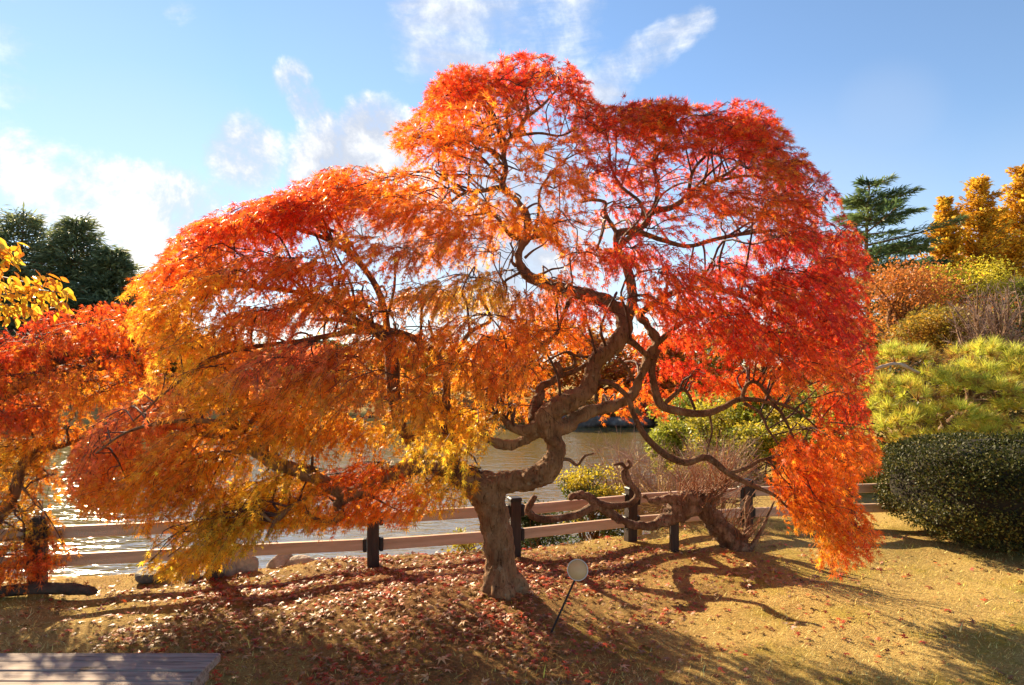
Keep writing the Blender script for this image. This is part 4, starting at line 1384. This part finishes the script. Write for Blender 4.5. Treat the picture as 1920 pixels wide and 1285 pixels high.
# clipped hedge at the right
def build_hedge():
    r = np.random.default_rng(120)
    cx, cy_, rx, ry, H = 4.74, 5.95, 1.16, .92, .93
    root = thing('clipped_hedge', 'dark green dome shaped clipped hedge on the right of the lawn', 'hedge', (cx, cy_, 0))

    def surf(u, v, k):
        # superellipsoid dome, u azimuth, v elevation
        def sp(x, e):
            return np.sign(x) * np.abs(x) ** e
        x = rx * sp(np.cos(v), .5) * sp(np.cos(u), .8) * k
        y = ry * sp(np.cos(v), .5) * sp(np.sin(u), .8) * k
        z = H * .52 + H * .50 * sp(np.sin(v), .68) * k
        return np.stack([x, y, z], -1)
    u = np.linspace(0, 2 * math.pi, 48, endpoint=False)
    v = np.linspace(-1.45, 1.45, 24)
    U, V = np.meshgrid(u, v)
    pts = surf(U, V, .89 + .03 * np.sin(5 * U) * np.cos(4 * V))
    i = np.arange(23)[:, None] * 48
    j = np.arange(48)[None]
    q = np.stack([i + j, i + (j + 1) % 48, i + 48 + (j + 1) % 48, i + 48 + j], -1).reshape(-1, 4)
    mesh_np('light_block', pts.reshape(-1, 3), q, M['core'], root, smooth=True)  # solid dark core added to block light inside the hedge
    n = 60000
    uu = r.random(n) * 6.283
    vv = np.arcsin(np.clip(r.uniform(-1, 1, n), -.98, 1))
    lump = .035 * np.sin(7 * uu + 2 * vv) * np.cos(6 * vv) + .02 * np.sin(17 * uu) * np.sin(13 * vv)
    thin = np.clip((np.sin(vv) + .75) * 1.4, .25, 1)           # sparser towards the foot
    kk = .97 + lump + r.normal(0, .022, n) + .10 * (r.random(n) < .012)
    p = surf(uu, vv, kk)
    nrm = unit(p - np.array([0, 0, H * .5]))
    keep = (p[:, 2] > .03) & (r.random(n) < thin)
    p, nrm = p[keep], nrm[keep]
    n = len(p)
    f = unit(nrm * .55 + r.normal(0, .6, (n, 3)) + [0, 0, .25])
    upv = nrm + r.normal(0, .5, (n, 3))
    cols = np.array([(.030, .038, .008), (.050, .056, .011), (.078, .078, .016), (.18, .145, .03)])
    c = cols[r.choice(4, n, p=[.34, .36, .24, .06])] * (1 + .25 * r.standard_normal((n, 1)))
    low = (p[:, 2] < .42) & (r.random(n) < .28)
    c[low] = np.array((.17, .15, .035)) * (1 + .3 * r.standard_normal((low.sum(), 1)))  # paler low leaves: sunlit spots put into the leaf colour
    vtx, q, cc = leaves(OVAL, p, f, upv, r.uniform(.018, .034, n), np.clip(c, .004, .5))
    kind(mesh_np('foliage', vtx, q, leaf_material('hedge_leaf', .25, .55, .2, 1.2), root, tint=cc), 'stuff')
    t = Tubes()
    for k in range(16):
        a = r.random() * 6.283
        e = np.array([math.cos(a) * rx * .75, math.sin(a) * ry * .75, .3])
        s0 = np.array([math.cos(a) * rx * .5, math.sin(a) * ry * .5, -.02])
        t.add(np.vstack([s0, (s0 + e) / 2 + r.normal(0, .04, 3), e]), [.014, .011, .007], 5)
    kind(t.build('stems', M['old_bark'], root), 'stuff')


build_hedge()

# ------------------------------------------------------------------ gnarled leaning tree behind the trunk
ob = P(1386, 1036, 5.55)
oldt = thing('gnarled_tree', 'old leaning tree with knotted low branches and red shoots in front of the fence', 'tree', (float(ob[0]), 5.55, float(ground_z(ob[0], 5.55))))
oo = np.array(oldt.location)
LB3 = Limbs()
tk = Tubes()


def knotty(rows, sides=11, knob=.09):
    p, rd = LB3.trace([(a, b, c, w * .72) for a, b, c, w in rows])
    tk.add(p, rd, sides, knob)


knotty([(1398, 1058, 5.55, 78), (1388, 1035, 5.55, 60), (1368, 1010, 5.55, 58), (1342, 980, 5.54, 54), (1318, 952, 5.52, 52), (1296, 938, 5.5, 54), (1275, 945, 5.48, 50), (1262, 962, 5.46, 40)])
knotty([(1300, 950, 5.5, 50), (1268, 968, 5.46, 40), (1225, 984, 5.42, 26), (1185, 984, 5.38, 24), (1150, 966, 5.34, 25), (1120, 945, 5.3, 25), (1095, 930, 5.28, 24), (1066, 932, 5.26, 17)])
knotty([(1300, 938, 5.5, 46), (1330, 935, 5.5, 34), (1352, 920, 5.52, 22), (1360, 900, 5.54, 10)])
knotty([(1290, 940, 5.48, 40), (1255, 935, 5.46, 26), (1225, 940, 5.44, 16), (1205, 930, 5.42, 9)])
tko = tk.build('trunk', M['old_bark'], oldt, origin=oo)
rm = tko.modifiers.new('merge', 'REMESH')
rm.mode = 'VOXEL'
rm.voxel_size = .012
rm.use_smooth_shade = True
s_ = tko.modifiers.new('soften', 'SMOOTH')
s_.iterations = 1
dp = tko.modifiers.new('knots', 'DISPLACE')
dp.texture = tx
dp.strength = .05
dp.texture_coords = 'LOCAL'
for rows in [
    [(1120, 945, 5.3, 18), (1090, 962, 5.28, 16), (1050, 972, 5.25, 15), (1010, 972, 5.22, 15), (990, 958, 5.2, 13), (996, 942, 5.18, 13), (1004, 930, 5.17, 10)],
    [(1112, 942, 5.3, 16), (1145, 948, 5.28, 14), (1180, 945, 5.26, 13), (1196, 928, 5.25, 12), (1186, 912, 5.25, 11), (1172, 902, 5.25, 10), (1168, 885, 5.25, 9), (1182, 872, 5.25, 8), (1176, 862, 5.25, 5)],
    [(1182, 905, 5.25, 8), (1168, 872, 5.25, 7), (1150, 872, 5.25, 5)],
    [(1385, 1035, 5.55, 20), (1402, 990, 5.55, 14), (1400, 950, 5.55, 10), (1404, 930, 5.55, 6)],
    [(1400, 1040, 5.52, 12), (1425, 1000, 5.5, 8), (1440, 965, 5.48, 5), (1452, 940, 5.46, 3)],
]:
    limb(rows, 8, .09, oldt, LB3, 'old_bark')
r3 = np.random.default_rng(140)
sh = Tubes()
for i in range(190):
    s = LB3.samples[0][r3.integers(0, len(LB3.samples[0]))][:3] if r3.random() < .65 else LB3.samples[2][r3.integers(0, len(LB3.samples[2]))][:3]
    e = s + np.array([r3.normal(.08, .17), r3.normal(-.05, .13), r3.uniform(.1, .5)])
    m_ = (s + e) / 2 + r3.normal(0, .03, 3)
    sh.add(spline(np.vstack([s, m_, e]), 3), np.linspace(.0042, .0015, 7), 4, cap=False)
kind(sh.build('shoots', surface_material('red_shoot', [(.20, .075, .035), (.38, .18, .08)], 9, .6, .1, 30), oldt, origin=oo), 'stuff')


# ------------------------------------------------------------------ fence
def box_mesh(name, size, bevel, mat):
    """Box with chamfered long edges, centred on its origin; cheap shared mesh."""
    import bmesh
    bm = bmesh.new()
    bmesh.ops.create_cube(bm, size=1.0)
    bmesh.ops.scale(bm, vec=size, verts=bm.verts)
    bmesh.ops.bevel(bm, geom=bm.edges[:], offset=bevel, segments=1, affect='EDGES')
    me = bpy.data.meshes.new(name)
    bm.to_mesh(me)
    bm.free()
    me.materials.append(mat)
    return me


def build_fence():
    root = thing('post_and_rail_fence', 'low two rail wooden fence with dark posts along the pond edge', 'fence', (float(FENCE[4][0]), float(FENCE[4][1]), 0))
    o = np.array(root.location)
    post_me = box_mesh('post', (.095, .095, .72), .008, M['post'])
    cap_me = box_mesh('cap', (.104, .104, .035), .008, M['bracket'])
    br_me = box_mesh('bracket', (.032, .075, .105), .006, M['bracket'])
    posts = FENCE[1:-1]
    for i, (x, y) in enumerate(posts):
        t = posts[min(i + 1, len(posts) - 1)] - posts[max(i - 1, 0)]
        ang = math.atan2(t[1], t[0])
        z = float(ground_z(x, y))
        p = link(bpy.data.objects.new('post', post_me), root)
        p.location = (x - o[0], y - o[1], .487 - .36 + random.uniform(-.01, .01))
        p.rotation_euler = (random.uniform(-.012, .012), random.uniform(-.012, .012), ang)
        c = link(bpy.data.objects.new('cap', cap_me), p)
        c.location = (0, 0, .362)
        for zz in (.385, .178):
            for s in (-1, 1):
                b_ = link(bpy.data.objects.new('bracket', br_me), p)
                b_.location = (s * .0645, 0, zz - p.location[2])
    for i in range(len(posts) - 1):
        a, b_ = posts[i], posts[i + 1]
        L = float(np.linalg.norm(b_ - a)) - .10
        ang = math.atan2(b_[1] - a[1], b_[0] - a[0])
        for zz in (.385, .178):
            r_ = link(bpy.data.objects.new('rail', box_mesh('rail', (L, .048, .088), .007, M['rail'])), root)
            mid = (a + b_) / 2
            r_.location = (mid[0] - o[0], mid[1] - o[1], zz + random.uniform(-.004, .004))
            r_.rotation_euler = (0, random.uniform(-.006, .006), ang)


build_fence()

# dark prop post under the gnarled branch
pp = P(1264, 985, 5.5)
prop = thing('prop_post', 'short dark post propping the low branch of the gnarled tree', 'post', (float(pp[0]), 5.5, 0.0))
q_ = link(bpy.data.objects.new('shaft', box_mesh('shaft', (.07, .07, .34), .008, M['post'])), prop)
q_.location = (0, 0, .12)


# ------------------------------------------------------------------ rocks and log
def rock(name, label, centre, size, seed, mat='rock', group=None, cat='rock'):
    import bmesh
    r = np.random.default_rng(seed)
    bm = bmesh.new()
    bmesh.ops.create_icosphere(bm, subdivisions=3, radius=1.0)
    k = r.normal(0, 1, (5, 3))
    ph = r.random(5) * 6
    cuts = unit(r.normal(0, 1, (7, 3)))
    cd = r.uniform(.62, .9, 7)
    for v in bm.verts:
        p = np.array(v.co)
        for n_, d_ in zip(cuts, cd):
            e = p.dot(n_) - d_
            if e > 0:
                p = p - n_ * e * .85
        p = p * (1 + sum(.035 * math.sin(2.2 * k[i].dot(p) + ph[i]) for i in range(5)))
        v.co = p * np.array(size)
    me = bpy.data.meshes.new(name)
    bm.to_mesh(me)
    bm.free()
    for pl in me.polygons:
        pl.use_smooth = True
    me.materials.append(M[mat])
    ob_ = link(bpy.data.objects.new(name, me))
    ob_.location = centre
    ob_.rotation_euler = (0, 0, r.random() * 6.28)
    return tag(ob_, label, cat, group)


G_R = 'boulders along the near water edge'
for i, (px, py, d, sx, sz, lab) in enumerate([
        (565, 1068, 5.3, .10, .085, 'rounded tan boulder just left of the dark fence post, with a flat top'),
        (525, 1066, 5.32, .085, .10, 'taller pale boulder beside the rounded tan one at the water edge'),
        (505, 1080, 5.28, .05, .04, 'small low stone left of the pale boulder'),
        (420, 1072, 5.05, .075, .09, 'pinkish upright stone under the left cascade'),
        (398, 1082, 5.0, .07, .06, 'dark low stone at the left of the upright stone'),
        (455, 1070, 5.15, .09, .11, 'brown block shaped boulder under the hanging olive leaves'),
        (360, 1084, 4.95, .06, .05, 'smallest grey stone in the grass under the left cascade'),
        (290, 1076, 4.95, .11, .05, 'flat dark stone at the lawn edge left of the cascade')]):
    p = P(px, py, d)
    rock('boulder', lab, (p[0], p[1], p[2] + .01), (sx * 1.4, sx * 1.1, sz * 1.25), 200 + i, 'rock' if i not in (4, 7) else 'dark_rock', G_R)
G_S = 'stones along the far water edge'
r5 = np.random.default_rng(77)
LAB_S = ['long flat pale stone at the far water edge right of the trunk', 'dark squat stone at the far water edge behind the trunk knee', 'grey humped stone at the far water edge under the crimson shrub', 'small dark stone between the long pale and the humped one', 'broad dark stone at the far water edge near the lime shrub', 'low pale stone left of the long flat one']
for i, px in enumerate((1110, 1062, 1205, 1160, 1250, 1085)):
    d = 24.3
    x = (px - 960) / FPX * d
    rock('shore_stone', LAB_S[i], (x, d, -.5), (r5.uniform(.45, .9), .5, r5.uniform(.22, .42)), 230 + i, 'dark_rock', G_S)
p = P(60, 1100, 4.5)
lg = thing('fallen_log', 'dark weathered log lying on the lawn by the left maple', 'log', (float(p[0]), 4.5, 0.0))
t = Tubes()
ln = spline(np.array([[-.75, -.12, .02], [-.3, -.05, .035], [.1, 0, .05], [.33, .03, .03], [.42, .06, .0]]), 5)
t.add(ln, np.interp(np.linspace(0, 1, len(ln)), [0, .6, .9, 1], [.035, .042, .03, .012]), 10, .1)
t.build('log', M['log'], lg)
p = P(68, 1085, 4.75)
st = thing('tree_stump', 'short reddish stump standing behind the dark log', 'stump', (float(p[0]), 4.75, 0.0))
t = Tubes()
t.add(np.array([[0, 0, -.05], [0, 0, .02], [.005, 0, .10], [0, 0, .17]]), [.068, .058, .052, .054], 12, .06)
t.build('stump', M['old_bark'], st)

# ------------------------------------------------------------------ plant label on a leaning stake
s0, s1 = P(1032, 1190, 3.83), P(1082, 1078, 3.80)
sign = thing('plant_label', 'round blank tan plate on a thin black stake leaning on the lawn', 'sign', (float(s0[0]), float(s0[1]), float(ground_z(s0[0], s0[1]))))
so = np.array(sign.location)
t = Tubes()
t.add(np.vstack([s0 - (s1 - s0) * .15, s0, s1]) - so, [.0065, .0065, .0062], 8)
t.build('stake', M['iron'], sign)


def disc(name, r0, r1, th, mat, parent, seg=40, inner=False):
    a = np.arange(seg) * 2 * math.pi / seg
    ring = lambda rr, z: np.column_stack([np.cos(a) * rr, np.sin(a) * rr, np.full(seg, z)])
    j = np.arange(seg)
    k = (j + 1) % seg
    if inner:      # ring
        v = np.vstack([ring(r0, -th), ring(r1, -th), ring(r1, th), ring(r0, th)])
        f = [np.stack([s * seg + j, s * seg + k, ((s + 1) % 4) * seg + k, ((s + 1) % 4) * seg + j], -1) for s in range(4)]
        return mesh_np(name, v, np.vstack(f), mat, parent)
    v = np.vstack([ring(r1, -th), ring(r1, th), [[0, 0, -th], [0, 0, th]]])
    f4 = np.stack([j, k, seg + k, seg + j], -1)
    f3 = np.vstack([np.stack([np.full(seg, 2 * seg), k, j], -1), np.stack([np.full(seg, 2 * seg + 1), seg + j, seg + k], -1)])
    return mesh_np(name, v, [f4, f3], mat, parent)


pc = P(1083, 1069, 3.79) - so
pl = disc('plate', 0, .058, .003, M['plate'], sign)
rim = disc('rim', .0575, .0625, .006, M['plate_rim'], pl, inner=True)
pl.location = pc
nv = Vector((-.16, -.92, .36)).normalized()
pl.rotation_euler = nv.to_track_quat('Z', 'Y').to_euler()

# ------------------------------------------------------------------ bench
bench = thing('wooden_bench', 'weathered grey plank bench with stained boards in the lower left corner', 'bench', (-1.95, 2.42, 0.0))
xr, L_ = -1.205, 1.9
for i in range(6):
    yb = 2.655 - .0805 * i - .04
    me = box_mesh('plank', (L_, .077, .036), .004, M['plank'])
    o = link(bpy.data.objects.new('plank', me), bench)
    o.location = (xr - L_ / 2 + random.uniform(-.004, .004) + 1.95, yb - 2.42, .402 + random.uniform(-.0015, .0015))
for xx in (-1.29, -2.9):
    o = link(bpy.data.objects.new('cross_beam', box_mesh('cross_beam', (.07, .47, .075), .005, M['plank'])), bench)
    o.location = (xx + 1.95, 2.42 - 2.42, .345)
    for yy in (2.25, 2.59):
        l_ = link(bpy.data.objects.new('leg', box_mesh('leg', (.068, .068, .33), .005, M['plank'])), bench)
        l_.location = (xx + 1.95, yy - 2.42, .142)


# ------------------------------------------------------------------ yellow cherry spray reaching in from the left
def build_cherry():
    r = np.random.default_rng(160)
    root = thing('cherry_tree', 'yellow leaved cherry branches reaching in at the left edge', 'tree', (-5.2, 3.7, 0.0))
    o = np.array(root.location)
    t = Tubes()
    tr_ = spline(np.array([[0, 0, -.1], [.1, 0, .9], [.2, .05, 1.8], [.1, .1, 3.0]]), 5)
    t.add(tr_, np.linspace(.11, .05, len(tr_)), 9, .05)
    t.build('trunk', M['limb'], root)
    cols = [(.72, .40, .02), (.70, .30, .02), (.74, .50, .05), (.60, .22, .02), (.56, .46, .05)]
    mats = []
    meshes = []
    for i, c in enumerate(cols):
        m = surface_material('cherry_leaf', [tuple(x * .85 for x in c), c], 30, .4, .2, 80)
        nt = m.node_tree
        pr = [n for n in nt.nodes if n.type == 'BSDF_PRINCIPLED'][0]
        out = [n for n in nt.nodes if n.type == 'OUTPUT_MATERIAL'][0]
        tl = nt.nodes.new('ShaderNodeBsdfTranslucent')
        tl.inputs[0].default_value = (*[min(1, x * 1.3) for x in c], 1)
        mx = nt.nodes.new('ShaderNodeMixShader')
        mx.inputs[0].default_value = .5
        nt.links.new(pr.outputs[0], mx.inputs[1])
        nt.links.new(tl.outputs[0], mx.inputs[2])
        nt.links.new(mx.outputs[0], out.inputs['Surface'])
        # pointed oval, folded along the midrib
        L = [(0, 0, 0), (.2, .15, .04), (.45, .22, .05), (.75, .13, .02), (1, 0, -.08), (.75, -.13, .02), (.45, -.22, .05), (.2, -.15, .04), (.3, 0, 0), (.65, 0, -.02)]
        F = [(0, 8, 1), (1, 8, 2), (8, 9, 2), (2, 9, 3), (9, 4, 3), (0, 7, 8), (7, 6, 8), (8, 6, 9), (6, 5, 9), (9, 5, 4)]
        me = bpy.data.meshes.new('leaf')
        me.from_pydata(L, [], F)
        me.materials.append(m)
        meshes.append(me)
    bt = Tubes()
    paths = [[(-300, 560, 3.6), (-120, 500, 3.55), (0, 520, 3.5), (60, 530, 3.45), (98, 508, 3.4)], [(-300, 560, 3.6), (-100, 560, 3.5), (20, 552, 3.45), (75, 545, 3.4), (128, 552, 3.35)],
             [(-250, 480, 3.6), (-80, 450, 3.5), (0, 462, 3.45), (22, 480, 3.42)], [(-300, 600, 3.6), (-100, 575, 3.5), (0, 572, 3.45), (45, 575, 3.4)]]
    spots = []
    for pth in paths:
        ln = spline(np.array([P(*q) for q in pth]), 8)
        bt.add(ln - o, np.linspace(.012, .002, len(ln)), 5, cap=False)
        spots += [(p, i / len(ln)) for i, p in enumerate(ln) if to_px(p)[0] > -60]
    bt.add(np.vstack([tr_[10], P(-300, 560, 3.6) - o]), [.03, .013], 6, cap=False)
    bt.add(np.vstack([tr_[8], P(-300, 600, 3.6) - o]), [.025, .013], 6, cap=False)
    bt.add(np.vstack([tr_[12], P(-250, 480, 3.6) - o]), [.025, .013], 6, cap=False)
    # unseen crown beyond the left edge, added to throw dappled shade on the bench
    vs, qs, cs, nv = [], [], [], 0
    for k in range(20):
        c = np.array([-5.0 + r.normal(0, .45), 4.5 + r.normal(0, .75), r.uniform(2.1, 3.5)])
        c[0] = min(c[0], -.95 * c[1] - .15)
        bt.add(np.vstack([tr_[11], (tr_[11] + c - o) / 2 + [0, 0, .15], c - o]), [.025, .014, .004], 5, cap=False)
        m_ = 110
        p, d = crowd(m_, c, (.42, .42, .3), r)
        v, q, cc = leaves(OVAL, p, d + r.normal(0, .6, (m_, 3)) - [0, 0, .5], r.normal(0, 1, (m_, 3)), r.uniform(.06, .09, m_), np.array(cols)[r.integers(0, 5, m_)])
        vs.append(v - o)
        qs.append(q + nv)
        cs.append(cc)
        nv += len(v)
    kind(mesh_np('crown', np.vstack(vs), np.vstack(qs), M['leaf'], root, tint=np.vstack(cs)), 'stuff')
    bt.build('branch', M['twig'], root)
    n = 0
    while n < 230:
        p, s = spots[r.integers(0, len(spots))]
        q = p + np.array([r.normal(0, .045), r.normal(0, .06), r.normal(-.02, .04)])
        x, y = to_px(q)
        if x > 135 or x < -12 or y < 440 or y > 600 or (x > 70 and y < 505):
            continue
        ob_ = link(bpy.data.objects.new('leaf', meshes[r.integers(0, 5)]), root)
        ob_.location = q - o
        d = Vector((r.normal(.25, .5), r.normal(0, .5), r.uniform(-1.0, -.15))).normalized()
        ob_.rotation_euler = d.to_track_quat('X', 'Z').to_euler()
        ob_.rotation_euler.rotate_axis('X', r.normal(0, .8))
        s_ = r.uniform(.05, .08)
        ob_.scale = (s_, s_, s_)
        n += 1


build_cherry()


# ------------------------------------------------------------------ grass and fallen leaves
def build_ground_cover():
    r = np.random.default_rng(170)
    n = 118000
    y = 2.25 + (6.75 - 2.25) * r.random(n) ** 1.25
    x = (r.random(n) * 2 - 1) * (.86 * y + .1)
    keep = (y < fence_y(x) + .35) & (np.hypot(x - TRUNK_XY[0], y - TRUNK_XY[1]) > .14)
    # patchy turf
    pat = .5 + .5 * np.sin(2.1 * x + 1.3 * np.sin(1.7 * y)) * np.sin(2.6 * y + 1.1 * np.sin(2.3 * x)) + .25 * np.sin(7 * x + 2 * y) * np.sin(6 * y - 3 * x)
    under = np.exp(-(((x + .6) / 1.9) ** 2 + ((y - 4.5) / 1.3) ** 2))
    keep &= r.random(n) < np.clip(.95 - .7 * under - .35 * (1 - pat), .1, 1)
    x, y, pat = x[keep], y[keep], pat[keep]
    n = len(x)
    z = ground_z(x, y)
    pos = np.column_stack([x, y, z - .002])
    az = r.random(n) * 6.283
    f = np.column_stack([np.cos(az), np.sin(az), r.uniform(.2, 1.9, n)])
    green = np.clip((np.sin(1.3 * x + 2.2) * np.sin(1.9 * y + .4) + .25) + r.normal(0, .35, n) + .25 * (x > 1.2), 0, 1)[:, None]
    c = (1 - green) * np.array((.70, .52, .19)) + green * np.array((.58, .44, .06))
    c = np.clip(c * (1 + .38 * r.standard_normal((n, 1))), .03, .8)
    blade = (np.array([(0, .055, 0), (0, -.055, 0), (.55, -.035, -.02), (1, 0, -.15), (.55, .035, -.02)]), np.array([[0, 1, 2, 4]]))
    tv, _ = blade
    v, q, cc = leaves((tv, np.array([[0, 1, 2, 4]])), pos, f, np.array([0, 0, 1.0]) + r.normal(0, .3, (n, 3)), np.exp(r.normal(-3.85, .35, n)), c)
    tri = (np.array([[4, 2, 3]])[None] + (np.arange(n) * 5)[:, None, None]).reshape(-1, 3)
    g = mesh_np('grass', v, [q, tri], leaf_material('grass_blade', .12, .6, .2, 1.1), tint=cc)
    kind(g, 'stuff')
    g['label'] = 'short dry winter turf of the lawn'
    # fallen maple leaves
    m1, m2, m3 = 17000, 5000, 2200
    xa, ya = r.normal(-.85, 1.1, m1), r.normal(4.35, .6, m1)
    xb, yb = r.normal(.35, 1.1, m2), r.normal(5.2, .45, m2)
    yc = 2.3 + 4 * r.random(m3)
    xc = (r.random(m3) * 2 - 1) * .85 * yc
    xd, yd = r.normal(-.9, .9, 2200), r.normal(3.0, .4, 2200)
    x, y = np.concatenate([xa, xb, xc, xd]), np.concatenate([ya, yb, yc, yd])
    cl = .5 + .5 * np.sin(3.1 * x + 2 * np.sin(2.2 * y)) * np.sin(3.7 * y + 1.7 * np.sin(2.9 * x))
    k = (y > 2.2) & (y < fence_y(x) + .45) & (np.abs(x) < .9 * y + .2) & (np.hypot(x - TRUNK_XY[0], y - TRUNK_XY[1]) > .15) & (r.random(len(x)) < .16 + .84 * cl ** 1.6)
    x, y = x[k], y[k]
    n = len(x)
    pos = np.column_stack([x, y, ground_z(x, y) + r.uniform(.004, .022, n)])
    az = r.random(n) * 6.283
    f = np.column_stack([np.cos(az), np.sin(az), r.normal(0, .25, n)])
    cols = np.array([(.40, .05, .022), (.34, .10, .035), (.26, .12, .045), (.48, .24, .08), (.56, .36, .17), (.58, .09, .025)])
    c = cols[r.choice(6, n, p=[.16, .22, .24, .18, .13, .07])] * (1 + .25 * r.standard_normal((n, 1)))
    v, q, cc = leaves(LACE_WIDE, pos, f, np.array([0, 0, 1.0]) + r.normal(0, .35, (n, 3)), np.exp(r.normal(-3.35, .28, n)), np.clip(c, .01, .8))
    lf = mesh_np('fallen_leaves', v, q, M['litter'], tint=cc)
    kind(lf, 'stuff')
    lf['label'] = 'fallen red and brown maple leaves strewn over the lawn'


build_ground_cover()
tot = sum(len(o.data.loop_triangles) if False else sum(max(0, p) for p in [len(o.data.polygons)]) for o in S.objects if o.type == 'MESH')
print('tris', sum(len(o.data.loops) - 2 * len(o.data.polygons) for o in S.objects if o.type == 'MESH'), 'faces', tot, 'objects', len(S.objects))
